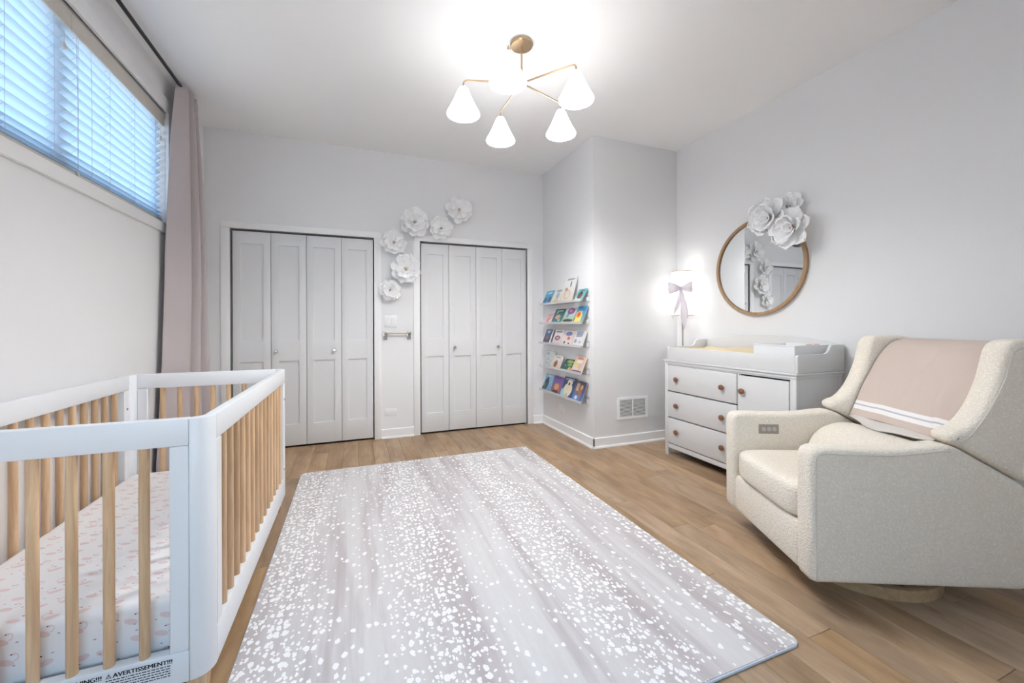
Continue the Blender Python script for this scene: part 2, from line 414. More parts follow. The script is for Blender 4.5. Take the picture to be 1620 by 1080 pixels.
def catmull(P, n):
    out = []; P = [Vector(p) for p in P]
    for i in range(len(P) - 1):
        a, b, c, d = P[max(i - 1, 0)], P[i], P[i + 1], P[min(i + 2, len(P) - 1)]
        for k in range(n):
            t = k / n
            out.append(.5 * ((2 * b) + (c - a) * t + (2 * a - 5 * b + 4 * c - d) * t * t + (3 * b - a - 3 * c + d) * t ** 3))
    out.append(P[-1]); return out

# ================================================================== SETTING
# ---- floor: subfloor + planks running towards the closets
floor = struct(lbox(XL - TH, XR + TH, YREAR - TH, D + .75, -.06, -.010).build('floor', M['subfloor']))
PW = .127
row = 0; x = XL
while x < XR - .01:
    x1 = min(x + PW, XR); y = YREAR - random.uniform(0, 1.1)
    ymax = D + .02 if x < XB else YB_
    while y < ymax:
        L = random.choice((.9, 1.2, 1.2, 1.5)); a, b = max(y, YREAR), min(y + L, ymax)
        if b - a > .02:
            me = lbox(0, x1 - x - .0012, 0, b - a - .0012, -.010, 0).mesh('plank', M['floor'], .0012, 1)
            obj('plank', me, floor, (x, a, 0))
        y += L
    x += PW
# ---- ceiling, walls
struct(lbox(XL - TH, XR + TH, YREAR - TH, D + .8, HC, HC + .1).build('ceiling', M['ceiling']))
struct(lbox(XR, XR + TH, YREAR - TH, D + .8, -.06, HC).build('wall_right', M['wall']))
RX0, RX1, RZ0, RZ1 = -1.05, .65, .75, 2.40
b = MB().box(XL, RX0, YREAR - TH, YREAR, -.06, HC).box(RX1, XR, YREAR - TH, YREAR, -.06, HC).box(RX0, RX1, YREAR - TH, YREAR, -.06, RZ0).box(RX0, RX1, YREAR - TH, YREAR, RZ1, HC)
struct(b.build('wall_rear', M['wall']))
bump = struct(lbox(XB, XR, YB_, D + TH, -.06, HC).build('wall_bump', M['wall'], None, .004, 2))
# left wall with the high window opening
WY0, WY1, WZ0, WZ1 = .50, 3.555, 1.868, 2.655
b = MB().box(XL - TH, XL, YREAR - TH, D + .8, -.06, WZ0).box(XL - TH, XL, YREAR - TH, D + .8, WZ1, HC)
b.box(XL - TH, XL, YREAR - TH, WY0, WZ0, WZ1).box(XL - TH, XL, WY1, D + .8, WZ0, WZ1)
struct(b.build('wall_left', M['wall']))
# back wall with two closet openings
C1 = (-1.041, .188); C2 = (.645, 1.872); CT = 2.034
b = MB().box(XL, C1[0], D, D + TH, -.06, HC).box(C1[1], C2[0], D, D + TH, -.06, HC).box(C2[1], XB, D, D + TH, -.06, HC)
b.box(C1[0], C1[1], D, D + TH, CT, HC).box(C2[0], C2[1], D, D + TH, CT, HC)
struct(b.build('wall_back', M['wall']))
struct(lbox(XL, XR, D + .70, D + .80, -.06, HC).build('wall_closet', M['dark']))
struct(lbox(.40, .46, D + TH, D + .70, -.06, HC).build('wall_partition', M['dark']))

# ---- casings round the closets
def casing(name, a, c, l=.068, r=.068):
    t = sroot(name, ((a + c) / 2, D, 0)); o = Vector(t.location)
    def p(nm, *q):
        q = (q[0] - o.x, q[1] - o.x, q[2] - o.y, q[3] - o.y, q[4], q[5]); lbox(*q).build(nm, M['trim'], t, .003, 2)
    p('side_casing', a - l, a, D - .018, D + .02, 0, CT)
    p('side_casing', c, c + r, D - .018, D + .02, 0, CT)
    p('head_casing', a - l, c + r, D - .020, D + .02, CT, CT + .058)
casing('trim_1', *C1); casing('trim_2', *C2)

# ---- bifold closet doors: every leaf has two recessed panels
def holed_frame(xs, zs, holes, T):
    """front at y=0, back at y=T; holes: set of (i, j) cells left open"""
    b_ = MB(); nx, nz = len(xs), len(zs); vid = lambda i, j, k: (k * nz + j) * nx + i
    vs = [(x_, y_, z_) for y_ in (0, T) for z_ in zs for x_ in xs]; fs = []
    solid = lambda i, j: 0 <= i < nx - 1 and 0 <= j < nz - 1 and (i, j) not in holes
    for i in range(nx - 1):
        for j in range(nz - 1):
            if not solid(i, j): continue
            for k in (0, 1): fs.append((vid(i, j, k), vid(i + 1, j, k), vid(i + 1, j + 1, k), vid(i, j + 1, k)))
            for di, dj, p, q in ((-1, 0, (i, j), (i, j + 1)), (1, 0, (i + 1, j), (i + 1, j + 1)), (0, -1, (i, j), (i + 1, j)), (0, 1, (i, j + 1), (i + 1, j + 1))):
                if not solid(i + di, j + dj): fs.append((vid(*p, 0), vid(*q, 0), vid(*q, 1), vid(*p, 1)))
    return b_.add(vs, fs)
def leaf_mesh(wd, z0, z1):
    st, T = .062, .034
    fr = holed_frame([0, st, wd - st, wd], [z0, z0 + .20, .818, 1.010, 1.906, z1], {(1, 1), (1, 3)}, T)
    pn = [MB().box(st - .004, wd - st + .004, .014, .026, a - .004, b_ + .004) for a, b_ in ((z0 + .20, .818), (1.010, 1.906))]
    return fr, pn
def closet(name, c, xs, knobs):
    t = sroot(name, ((c[0] + c[1]) / 2, D + .012, 0)); ox = t.location.x
    for i in range(4):
        a, b_ = xs[i] + .0018, xs[i + 1] - .0018
        fr, pn = leaf_mesh(b_ - a, .016, CT - .016)
        lf = obj('door_leaf', fr.mesh('door_leaf', M['door'], .0022, 2), t, (a - ox, 0, 0))
        for q in pn: q.build('door_panel', M['door'], lf, .002, 1)
        if i in knobs:
            kx = knobs[i] - a
            k = MB().lathe([(.013, 0), (.013, -.004), (.006, -.007), (.006, -.018), (.012, -.022), (.0165, -.027), (.0165, -.034), (.012, -.039), (0, -.040)], (kx, 0, .910), 20, 'Y').build('knob', M['chrome'], lf)
            k['label'] = 'small round polished knob'
    return t
closet('door_1', C1, [C1[0] + .012, -.723, -.426, -.116, C1[1] - .008], {1: -.682, 2: -.181})
closet('door_2', C2, [C2[0] + .012, .956, 1.259, 1.566, C2[1] - .010], {1: 1.014, 2: 1.511})

# ---- baseboards with a square cap and a shoe moulding
def baseboard(name, p0, p1, nrm):
    """p0->p1 along the wall, nrm points into the room"""
    P0, P1, N = Vector((*p0, 0)), Vector((*p1, 0)), Vector((*nrm, 0))
    t = sroot(name, tuple((P0 + P1) / 2)); d = (P1 - P0).normalized(); L = (P1 - P0).length / 2
    prof = [(0, 0), (.014, 0), (.014, .088), (.009, .094), (0, .094)]; shoe = [(.0145, 0), (.027, 0), (.0265, .008), (.023, .015), (.0145, .019)]
    fn = lambda p, q, a: tuple(N * p + d * a + Vector((0, 0, q)))
    MB().prism(prof, -L, L, fn).build('board', M['trim'], t)
    MB().prism(shoe, -L, L, fn).build('shoe_moulding', M['trim'], t)
baseboard('baseboard_bump_side', (XB, D), (XB, YB_ - .014), (-1, 0))
baseboard('baseboard_bump_front', (XB - .014, YB_), (XR, YB_), (0, -1))
baseboard('baseboard_back', (C1[1] + .068, D), (C2[0] - .068, D), (0, -1))
baseboard('baseboard_back_end', (C2[1] + .068, D), (XB, D), (0, -1))
baseboard('baseboard_right', (XR, YB_), (XR, YREAR), (-1, 0))
baseboard('baseboard_left', (XL, YREAR), (XL, D), (1, 0))
baseboard('baseboard_back_corner', (XL, D), (C1[0] - .068, D), (0, -1))

# ---- window: casing, jambs, sash bars, panes
win = sroot('window_1', (XL, (WY0 + WY1) / 2, WZ0)); wy = win.location.y
def wp(nm, x0, x1, y0, y1, z0, z1, mat=None, bev=.003):
    return lbox(x0 - XL, x1 - XL, y0 - wy, y1 - wy, z0 - WZ0, z1 - WZ0).build(nm, mat or M['trim'], win, bev, 2)
wp('apron_casing', XL - .01, XL + .018, WY0 - .06, WY1 + .06, WZ0 - .066, WZ0)
wp('head_casing', XL - .01, XL + .018, WY0 - .06, WY1 + .06, WZ1, WZ1 + .095)
wp('side_casing', XL - .01, XL + .018, WY1, WY1 + .060, WZ0, WZ1)
wp('side_casing', XL - .01, XL + .018, WY0 - .06, WY0, WZ0, WZ1)
for i in range(3):
    a = WY0 + i * (WY1 - WY0) / 3; c = WY0 + (i + 1) * (WY1 - WY0) / 3
    wp('sash_bar', XL - .115, XL - .085, a, a + .04, WZ0, WZ1); wp('sash_bar', XL - .115, XL - .085, c - .04, c, WZ0, WZ1)
    wp('sash_bar', XL - .115, XL - .085, a + .04, c - .04, WZ0, WZ0 + .04); wp('sash_bar', XL - .115, XL - .085, a + .04, c - .04, WZ1 - .04, WZ1)
    wp('pane', XL - .103, XL - .098, a + .04, c - .04, WZ0 + .04, WZ1 - .04, M['glass'], 0)

# ---- unseen window added behind the camera to fill the near side with daylight
fill_win = sroot('fill_window', ((RX0 + RX1) / 2, YREAR, RZ0)); wx = fill_win.location.x
def wq(nm, x0, x1, y0, y1, z0, z1, mat=None, bev=.003):
    return lbox(x0 - wx, x1 - wx, y0, y1, z0 - RZ0, z1 - RZ0).build(nm, mat or M['trim'], fill_win, bev, 2)
wq('sill', RX0 - .07, RX1 + .07, -.02, .05, RZ0 - .03, RZ0); wq('head_casing', RX0 - .07, RX1 + .07, -.01, .018, RZ1, RZ1 + .08)
wq('side_casing', RX0 - .07, RX0, -.01, .018, RZ0, RZ1); wq('side_casing', RX1, RX1 + .07, -.01, .018, RZ0, RZ1)
for i in range(3):
    a = RX0 + i * (RX1 - RX0) / 3; c = RX0 + (i + 1) * (RX1 - RX0) / 3
    wq('sash_bar', a, a + .035, -.10, -.07, RZ0, RZ1); wq('sash_bar', c - .035, c, -.10, -.07, RZ0, RZ1)
    wq('sash_bar', a + .035, c - .035, -.10, -.07, RZ0, RZ0 + .04); wq('sash_bar', a + .035, c - .035, -.10, -.07, RZ1 - .04, RZ1)
    wq('pane', a + .035, c - .035, -.088, -.083, RZ0 + .04, RZ1 - .04, M['glass'], 0)

# ================================================================== WINDOW BLINDS AND CURTAIN
def blind(y0, y1, label):
    cx = XL - .045; L = y1 - y0
    t = thing('window_blind', label, 'window blind', (cx, (y0 + y1) / 2, WZ0), (0, 0, 0), 'slatted blinds in the high window')
    h = L / 2
    lbox(.030, .040, -h, h, .690, .775).build('valance', M['valance'], t, .003, 2)
    lbox(-.028, .028, -h + .004, h - .004, .735, .785).build('headrail', M['white'], t, .003, 2)
    lbox(-.025, .025, -h, h, .018, .034).build('bottom_rail', M['valance'], t, .003, 2)
    n = 14
    sm = MB().prism([(-.025, 0), (-.012, .0028), (0, .0036), (.012, .0028), (.025, 0), (.025, -.0022), (.012, .0006), (0, .0014), (-.012, .0006), (-.025, -.0022)], -h, h, lambda p, q, a: (p, a, q)).mesh('slat', M['slat'])
    lad = [-h + .085, -h / 3 + .03, h / 3 - .03, h - .085]
    zs_ = [(.042, 0), (.056, -4), (.076, -14), (.103, -28)] + [(.145 + i * (.70 - .145) / 11, -42) for i in range(12)]
    for z, tl in zs_: obj('slat', sm, t, (0, 0, z), (0, R(tl), 0))
    for y in lad:
        b_ = MB()
        for sx in (-.021, .021): b_.tube([(sx, y, .03), (sx, y, .74)], .0009, 5)
        for z, tl in zs_: b_.tube([(-.021, y, z - .004 - .021 * math.tan(R(-tl))), (.021, y, z - .004 + .021 * math.tan(R(-tl)))], .0007, 4)
        b_.build('ladder_cord', M['cord'], t)
    for y, zl in ((-h + .045, .03), (-h + .16, -.02), (h - .05, .60)):
        MB().tube([(.034, y, .70), (.036, y + .004, (zl + .7) / 2), (.034, y + .006, zl)], .0011, 5).build('pull_cord', M['cord'], t)
        MB().lathe([(.003, .030), (.006, .026), (.0085, .006), (.008, 0), (0, -.001)], (.034, y + .006, zl - .026), 12).build('tassel', M['tassel'], t)
    return t
blind(2.5455, 3.545, 'white slatted blind beside the mauve curtain')
blind(1.535, 2.5440, 'white slatted blind between its two neighbours, above the crib')
blind(.515, 1.525, 'white slatted blind at the end of the window away from the closets')

rod = thing('curtain_rod', 'thin dark curtain rod under the ceiling above the window', 'curtain rod', (-1.152, 1.8, 2.868))
MB().tube([(0, -1.5, 0), (0, 2.03, 0)], .011, 12).build('pole', M['black'], rod)
MB().lathe([(.012, 0), (.016, .002), (.016, .022), (.010, .026), (0, .026)], (0, 2.03, 0), 14, 'Y').build('finial', M['black'], rod)
for y in (-1.45, .2, 2.0):
    MB().tube([(XL + 1.152, y, 0), (-.004, y, 0)], .006, 8).box(XL + 1.152, XL + 1.157, y - .014, y + .014, -.03, .02).build('bracket', M['black'], rod)

def curtain():
    top = [(-1.172, 3.535), (-1.122, 3.60), (-1.175, 3.645), (-1.118, 3.695), (-1.175, 3.735), (-1.118, 3.775), (-1.165, 3.825)]
    mid = [(-1.200, 3.435), (-1.098, 3.585), (-1.185, 3.645), (-1.078, 3.71), (-1.175, 3.755), (-1.075, 3.82), (-1.165, 3.885)]
    bot = [(-1.205, 3.30), (-1.095, 3.50), (-1.195, 3.585), (-1.070, 3.68), (-1.185, 3.74), (-1.055, 3.83), (-1.160, 3.92)]
    cs = [catmull([(*p, 0) for p in q], 10) for q in (bot, mid, top)]
    n = len(cs[0]); zs = [.015, .25, .5, .8, 1.1, 1.4, 1.7, 2.0, 2.25, 2.45, 2.6, 2.7, 2.76, 2.80, 2.84, 2.885]
    def at(i, z):
        if z < 1.6: t = (z / 1.6); t = t * t * (3 - 2 * t) * .35 + t * .65; p = cs[0][i].lerp(cs[1][i], t)
        else: t = ((z - 1.6) / 1.285); t = t ** 1.6; p = cs[1][i].lerp(cs[2][i], t)
        wv = .006 * noise.noise(Vector((i * .13, z * 1.7, 2)))
        return (max(p.x + wv, XL + .012), p.y + wv, z)
    V = []
    for z in zs:
        for i in range(n): V.append(at(i, z))
    F = [(r * n + i, r * n + i + 1, (r + 1) * n + i + 1, (r + 1) * n + i) for r in range(len(zs) - 1) for i in range(n - 1)]
    b_ = MB().add(V, F); me = b_.mesh('curtain', M['curtain'], angle=80)
    t = thing('curtain', 'mauve floor-length curtain panel hanging in the corner by the window', 'curtain', (0, 0, 0))
    t.location = (-1.13, 3.65, 0)
    for v in me.vertices: v.co -= Vector((-1.13, 3.65, 0))
    o = obj('panel', me, t); md = o.modifiers.new('thickness', 'SOLIDIFY'); md.thickness = .003
    # top header band
    V = []
    for z in (2.792, 2.80, 2.884, 2.888):
        for i in range(n):
            x_, y_, _ = at(i, z); nx = .0035 if z in (2.80, 2.884) else .001
            V.append((x_ + nx + 1.13, y_ - nx - 3.65, z))
    F = [(r * n + i, r * n + i + 1, (r + 1) * n + i + 1, (r + 1) * n + i) for r in range(3) for i in range(n - 1)]
    MB().add(V, F).build('header_tape', M['curtain'], t, angle=80)
curtain()

# ================================================================== RUG
def rug():
    x0, x1, y0, y1, r = -.384, 1.500, .985, 3.512, .035
    cx, cy = (x0 + x1) / 2, (y0 + y1) / 2
    def outline(ins):
        P = []
        for (sx, sy, a0) in ((1, 1, 0), (-1, 1, 90), (-1, -1, 180), (1, -1, 270)):
            ox, oy = sx * ((x1 - x0) / 2 - r), sy * ((y1 - y0) / 2 - r)
            for k in range(7):
                a = R(a0 + 90 * k / 6); P.append((ox + (r - ins) * math.cos(a), oy + (r - ins) * math.sin(a)))
        return P
    t = thing('rug', 'large pale mauve rug with white fawn spots on the wooden floor', 'rug', (cx, cy, 0))
    MB().prism(outline(.003), .0098, .0125, lambda p, q, a: (p, q, a)).build('printed_top', M['rug'], t, .001, 1)
    MB().prism(outline(0), .0006, .010, lambda p, q, a: (p, q, a)).build('foam_backing', M['rug_edge'], t, .0015, 2)
rug()

# ================================================================== CRIB
def crib():
    x0, x1, y0, y1, zb, zt = -1.197, -.405, 1.475, 2.925, .100, .882
    cx, cy = (x0 + x1) / 2, (y0 + y1) / 2; hx, hy = (x1 - x0) / 2, (y1 - y0) / 2
    t = thing('crib', 'white crib with natural wood dowel sides and rounded corners', 'crib', (cx, cy, 0))
    rad, T, rh = .056, .032, .080
    # corner posts: quarter-round shells
    for sx in (-1, 1):
        for sy in (-1, 1):
            ox, oy = sx * (hx - rad), sy * (hy - rad); out, inn = [], []
            for k in range(9):
                a = math.pi / 2 * k / 8; out.append((ox + sx * rad * math.cos(a), oy + sy * rad * math.sin(a)))
                inn.append((ox + sx * (rad - T) * math.cos(a), oy + sy * (rad - T) * math.sin(a)))
            MB().prism(out + inn[::-1], zb, zt, lambda p, q, a: (p, q, a)).build('corner_post', M['crib_white'], t, .003, 2, 50)
            fx, fy = sx * (hx - .045), sy * (hy - .045)
            f = MB().add([(fx + a * .020, fy + b_ * .020, .0) for a, b_ in ((-1, -1), (1, -1), (1, 1), (-1, 1))] + [(fx + a * .027, fy + b_ * .027, zb) for a, b_ in ((-1, -1), (1, -1), (1, 1), (-1, 1))],
                         [(3, 2, 1, 0), (4, 5, 6, 7), (0, 1, 5, 4), (1, 2, 6, 5), (2, 3, 7, 6), (3, 0, 4, 7)]).build('foot', M['pine'], t, .004, 2)
            f['label'] = 'short tapered wooden foot'
    ex, ey = hx - rad, hy - rad; g = .0008
    dow = MB().lathe([(.0128, .180), (.0128, .812)], (0, 0, 0), 14).mesh('dowel', M['pine'])
    for sy in (-1, 1):       # short ends
        a, c = sorted((sy * hy, sy * (hy - T)))
        lbox(-ex + g, ex - g, a, c, zt - rh, zt).build('top_rail', M['crib_white'], t, .003, 2)
        lbox(-ex + g, ex - g, a, c, zb, .192).build('bottom_rail', M['crib_white'], t, .003, 2)
        for sx in (-1, 1):
            p, q = sorted((sx * ex, sx * (ex - .048))); lbox(p + g, q - g, a, c, .192 + g, zt - rh - g).build('stile', M['crib_white'], t, .002, 1)
        for i in range(7): obj('dowel', dow, t, (-.240 + i * .080 - .011 * -sy, sy * (hy - T / 2), 0))
    for sx in (-1, 1):       # long sides
        a, c = sorted((sx * hx, sx * (hx - T)))
        lbox(a, c, -ey + g, ey - g, zt - rh, zt).build('top_rail', M['crib_white'], t, .003, 2)
        lbox(a, c, -ey + g, ey - g, zb, .215).build('bottom_rail', M['crib_white'], t, .003, 2)
        for sy in (-1, 1):
            p, q = sorted((sy * ey, sy * (ey - .05))); lbox(a, c, p + g, q - g, .215 + g, zt - rh - g).build('stile', M['crib_white'], t, .002, 1)
            if sy > 0:
                for z in (.27, .70):
                    xb = hx if sx > 0 else -hx + T
                    MB().lathe([(.007, 0), (.007, .002), (.004, .003), (0, .002)], (xb, ey - .022, z), 10, 'X').build('bolt', M['bolt'], t)
        for i in range(14): obj('dowel', dow, t, (sx * (hx - T / 2), -.552 + i * .0849, 0))
    # mattress support
    b_ = MB()
    for i in range(9): b_.tube([(-hx + T, -.6 + i * .15, .155), (hx - T, -.6 + i * .15, .155)], .006, 6)
    b_.box(-hx + T, hx - T, -hy + T + .004, -hy + T + .02, .146, .164).box(-hx + T, hx - T, hy - T - .02, hy - T - .004, .146, .164)
    b_.build('mattress_support', M['spring'], t)
    # safety notice stuck on the end rail
    st = lbox(-.31, .290, -hy - .0008, -hy, .112, .188).build('warning_label', M['sticker'], t); st['label'] = 'black and white printed safety notice'
    def text(s_, x_, z_, size, off=.0):
        c_ = bpy.data.curves.new('t', 'FONT'); c_.body = s_; c_.size = size; c_.offset = off; c_.extrude = 0
        o = bpy.data.objects.new('t', c_); COL.objects.link(o); dg = bpy.context.evaluated_depsgraph_get(); dg.update()
        me = bpy.data.meshes.new_from_object(o.evaluated_get(dg)); bpy.data.objects.remove(o)
        me.transform(Matrix.Translation((x_, -hy - .0012, z_)) @ Matrix.Rotation(R(90), 4, 'X'))
        V_ = [v_.co.copy() for v_ in me.vertices]; F_ = [tuple(p_.vertices) for p_ in me.polygons]; b_ = MB()
        for k_, (dx, dz) in enumerate(((0, 0), (.0007, 0), (-.0007, 0), (0, .0003), (0, -.0003))):   # stroke thickened to a bold face
            b_.add([v_ + Vector((dx, -.00003 * k_, dz)) for v_ in V_], F_)
        me = b_.mesh('lettering', M['ink'])
        return obj('lettering', me, st)
    ax = -.652 - cx
    text('AVERTISSEMENT!!!', ax + .015, .168, .0168, 0); text('WARNING!!!', ax - .104, .168, .0168, 0)
    b_ = MB()
    for x_ in (ax - .001, ax - .120):  # warning triangles
        P = [(x_, .168), (x_ + .013, .168), (x_ + .0065, .181)]; Q = [(x_ + .0026, .1695), (x_ + .0104, .1695), (x_ + .0065, .1775)]
        for i in range(3):
            j = (i + 1) % 3; b_.add([(P[i][0], -hy - .0012, P[i][1]), (P[j][0], -hy - .0012, P[j][1]), (Q[j][0], -hy - .0012, Q[j][1]), (Q[i][0], -hy - .0012, Q[i][1])], [(0, 1, 2, 3)])
        b_.box(x_ + .0058, x_ + .0072, -hy - .0013, -hy - .0011, .1715, .1755)
    rr = random.Random(3)
    for x_, wd in ((ax - .001, .147), (ax - .120, .105)):   # rows of small print
        for k in range(6):
            xx = x_; end = x_ + wd * (1 if k < 5 else .35)
            while xx < end:
                l_ = rr.uniform(.003, .011); b_.add([(xx, -hy - .0012, .160 - k * .0072), (min(xx + l_, end), -hy - .0012, .160 - k * .0072), (min(xx + l_, end), -hy - .0012, .1628 - k * .0072), (xx, -hy - .0012, .1628 - k * .0072)], [(0, 1, 2, 3)]); xx += l_ + .002
    o = b_.build('small_print', M['ink'], st); o['kind'] = 'stuff'
    return t
crib()
def mattress():
    t = thing('crib_mattress', 'crib mattress in a white fitted sheet printed with pink swans', 'mattress', (-.801, 2.2, .163))
    def f(u, v): pass
    b_ = lbox(-.358, .358, -.672, .672, 0, .172); me = b_.mesh('fitted_sheet', M['sheet'], .026, 4, 60)
    obj('fitted_sheet', me, t)
    MB().add([(.285, -.6725, .026), (.297, -.6725, .026), (.340, -.6725, .082), (.330, -.6725, .090), (.285, -.676, .026), (.297, -.676, .026), (.340, -.676, .082), (.330, -.676, .090)],
             [(0, 1, 2, 3), (7, 6, 5, 4), (0, 4, 5, 1), (1, 5, 6, 2), (2, 6, 7, 3), (3, 7, 4, 0)]).build('corner_strap', M['strap'], t)
mattress()

# ================================================================== DRESSER
def dresser():
    x0, x1, y0, y1 = 2.589, 3.045, 1.730, 2.890
    cx, cy = (x0 + x1) / 2, (y0 + y1) / 2
    t = thing('dresser', 'white dresser with three drawers, a door and round wooden knobs', 'dresser', (cx, cy, 0))
    def p(nm, a, b_, c, d, e, f, mat=None, bev=.003, par=None): return lbox(a - cx, b_ - cx, c - cy, d - cy, e, f).build(nm, mat or M['white'], par or t, bev, 2)
    p('side_panel', x0 + .030, x1, y0 + .004, y0 + .022, .05, .806); p('side_panel', x0 + .030, x1, y1 - .022, y1 - .004, .05, .806)
    for a, b_ in ((y0, y0 + .040), (y1 - .040, y1)):
        p('leg', x0, x0 + .035, a, b_, 0, .806); p('leg', x1 - .035, x1, a, b_, 0, .806)
    p('top_rail', x0 + .002, x0 + .03, y0 + .04, y1 - .04, .797, .806, None, .001); p('bottom_rail', x0 + .002, x0 + .03, y0 + .04, y1 - .04, .066, .106)
    p('divider', x0 + .006, x0 + .03, 2.1425, 2.1535, .106, .797, None, .001)
    p('carcass', x0 + .034, x1 - .01, y0 + .022, y1 - .022, .07, .79, M['dark'], 0)
    p('back_panel', x1 - .009, x1 - .001, y0 + .022, y1 - .022, .07, .80)
    def knob(y, z, par):
        k = MB().lathe([(.008, 0), (.008, -.010), (.0195, -.012), (.0205, -.016), (.0195, -.024), (.016, -.026), (0, -.0262)], (x0 - .006 - cx, y - cy, z), 24, 'X').build('knob', M['knob_wood'], par); k['label'] = 'round brown wooden knob'
    for z0, z1, kz in ((.572, .794, .679), (.342, .563, .452), (.112, .333, .225)):
        d = p('drawer', x0 - .006, x0 + .03, 2.157, 2.846, z0, z1, None, .006); knob(2.737, kz, d); knob(2.273, kz, d)
    d = p('door', x0 - .006, x0 + .03, 1.774, 2.139, .112, .786, None, .006); knob(2.103, .676, d)
    tp = p('top', x0 - .012, x1 + .006, y0 - .012, y1 + .012, .826, .842, None, .005)
    p('moulding', x0 - .004, x1 + .002, y0 - .004, y1 + .004, .806, .827, None, .004)
dresser()
def tray():
    x0, x1, y0, y1, z0 = 2.592, 3.055, 1.722, 2.862, .8425
    cx, cy = (x0 + x1) / 2, (y0 + y1) / 2
    t = thing('changing_tray', 'white changing table topper with arched back on the dresser', 'changing tray', (cx, cy, z0))
    hx, hy = (x1 - x0) / 2, (y1 - y0) / 2
    lbox(-hx, -hx + .018, -hy + .0185, hy - .0185, 0, .108).build('front_board', M['white'], t, .004, 2)
    side = [(-hx, 0), (-hx, .104), (-hx + .006, .113), (-hx + .02, .115), (.03, .116), (.055, .122), (.072, .137), (.085, .158), (.095, .169), (.11, .173), (hx, .173), (hx, 0)]
    for y in (-hy, hy - .018): MB().prism(side, y, y + .018, lambda p, q, a: (p, a, q)).build('side_board', M['white'], t, .003, 2)
    P = [(-hy + .0185, 0)] + [(-hy + .0185 + (2 * hy - .037) * i / 20, .172 + .055 * math.sin(math.pi * i / 20) ** .8) for i in range(21)] + [(hy - .0185, 0)]
    MB().prism(P, hx - .018, hx, lambda p, q, a: (a, p, q)).build('back_board', M['white'], t, .003, 2, 50)
    lbox(-hx + .0185, hx - .0185, -hy + .0185, hy - .0185, .001, .008).build('tray_bottom', M['white'], t)
tray()
def changing_pad():
    x0, x1, y0, y1 = 2.613, 3.034, 2.085, 2.840
    cx, cy, zb = (x0 + x1) / 2, (y0 + y1) / 2, .851
    def f(u, v):
        a, c = u * 2 - 1, v * 2 - 1
        e = 1 - max(abs(a) ** 8, abs(c) ** 14)
        z = .060 + .085 * abs(a) ** 2.0 + .009 * math.cos(c * 4.4 + .6)
        return (a * (x1 - x0) / 2, c * (y1 - y0) / 2, max(.004, z * (max(0, e) ** .35)))
    b_ = MB().grid(22, 34, f); me = b_.mesh('changing_pad', M['pad'], angle=80)
    o = obj('changing_pad', me, None, (cx, cy, zb)); md = o.modifiers.new('t', 'SOLIDIFY'); md.thickness = .004
    tag(o, 'cream contoured changing pad lying in the white topper', 'changing pad')
changing_pad()
def bin_():
    t = thing('storage_bin', 'milky plastic bin standing on the changing pad', 'storage bin', (2.815, 1.925, .851))
    hx, hy, H = .165, .145, .160
    for nm, q in (('wall', (-hx, hx, -hy, -hy + .004, 0, H)), ('wall', (-hx, hx, hy - .004, hy, 0, H)), ('wall', (-hx, -hx + .004, -hy + .004, hy - .004, 0, H)), ('wall', (hx - .004, hx, -hy + .004, hy - .004, 0, H)), ('base', (-hx + .004, hx - .004, -hy + .004, hy - .004, 0, .004))):
        lbox(*q).build(nm, M['bin'], t, .001, 1)
    b_ = MB()
    for s in (-1, 1): b_.tube([(-hx, s * hy, H), (hx, s * hy, H)], .004, 8).tube([(s * hx, -hy, H), (s * hx, hy, H)], .004, 8)
    b_.build('rim', M['sticker'], t)
    tag(lbox(-.14, .14, -.05, .13, 0, .125).build('folded_cloth', M['petal'], None, .02, 3, loc=(2.815, 1.925, .8565)), 'folded white cloth inside the milky plastic bin', 'cloth')
    for x_ in (2.86, 2.935):
        o = MB().lathe([(0, -.122), (.015, -.122), (.018, -.118), (.018, .036), (.015, .040), (0, .040)], (0, 0, 0), 16).build('rose_roll', M['pink_roll'], None, loc=(x_, 1.825, .979))
        tag(o, 'small rose coloured roll in the milky bin, ' + ('away from the wall' if x_ < 2.9 else 'closer to the wall'), 'roll', 'rose rolls in the bin')
bin_()

# ================================================================== FLOOR LAMP AND BOW
LX, LY = 2.923, 3.02
def lamp():
    t = thing('floor_lamp', 'slim metal floor lamp with lit white drum shade in the corner', 'floor lamp', (LX, LY, 0))
    MB().lathe([(0, 0), (.105, 0), (.108, .004), (.105, .014), (.02, .020), (0, .020)], n=32).build('base', M['chrome'], t)
    MB().tube([(0, 0, .018), (0, 0, 1.36)], .008, 12).build('pole', M['champagne'], t)
    sh = MB().lathe([(.102, 1.238), (.102, 1.652), (.1005, 1.652), (.1005, 1.238)], n=40, closed=True).build('shade', M['lamp_shade'], t)
    b_ = MB()
    for z in (1.238, 1.652): b_.lathe([(.1035, z - .003), (.1035, z + .003), (.0995, z + .003), (.0995, z - .003)], n=40, closed=True)
    b_.build('trim_ring', M['brass'], sh)
    b_ = MB()
    for k in range(3):
        a = k * 2.0944; b_.tube([(0, 0, 1.36), (.1 * math.cos(a), .1 * math.sin(a), 1.30)], .002, 6)
    b_.build('spider', M['chrome'], sh)
    MB().sphere((0, 0, 1.43), .03, 16, 10, (1, 1, 1.25)).build('bulb', M['lamp_bulb'], t)
    MB().tube([(0, 0, 1.355), (0, 0, 1.40)], .014, 12).build('socket', M['chrome'], t)
lamp()
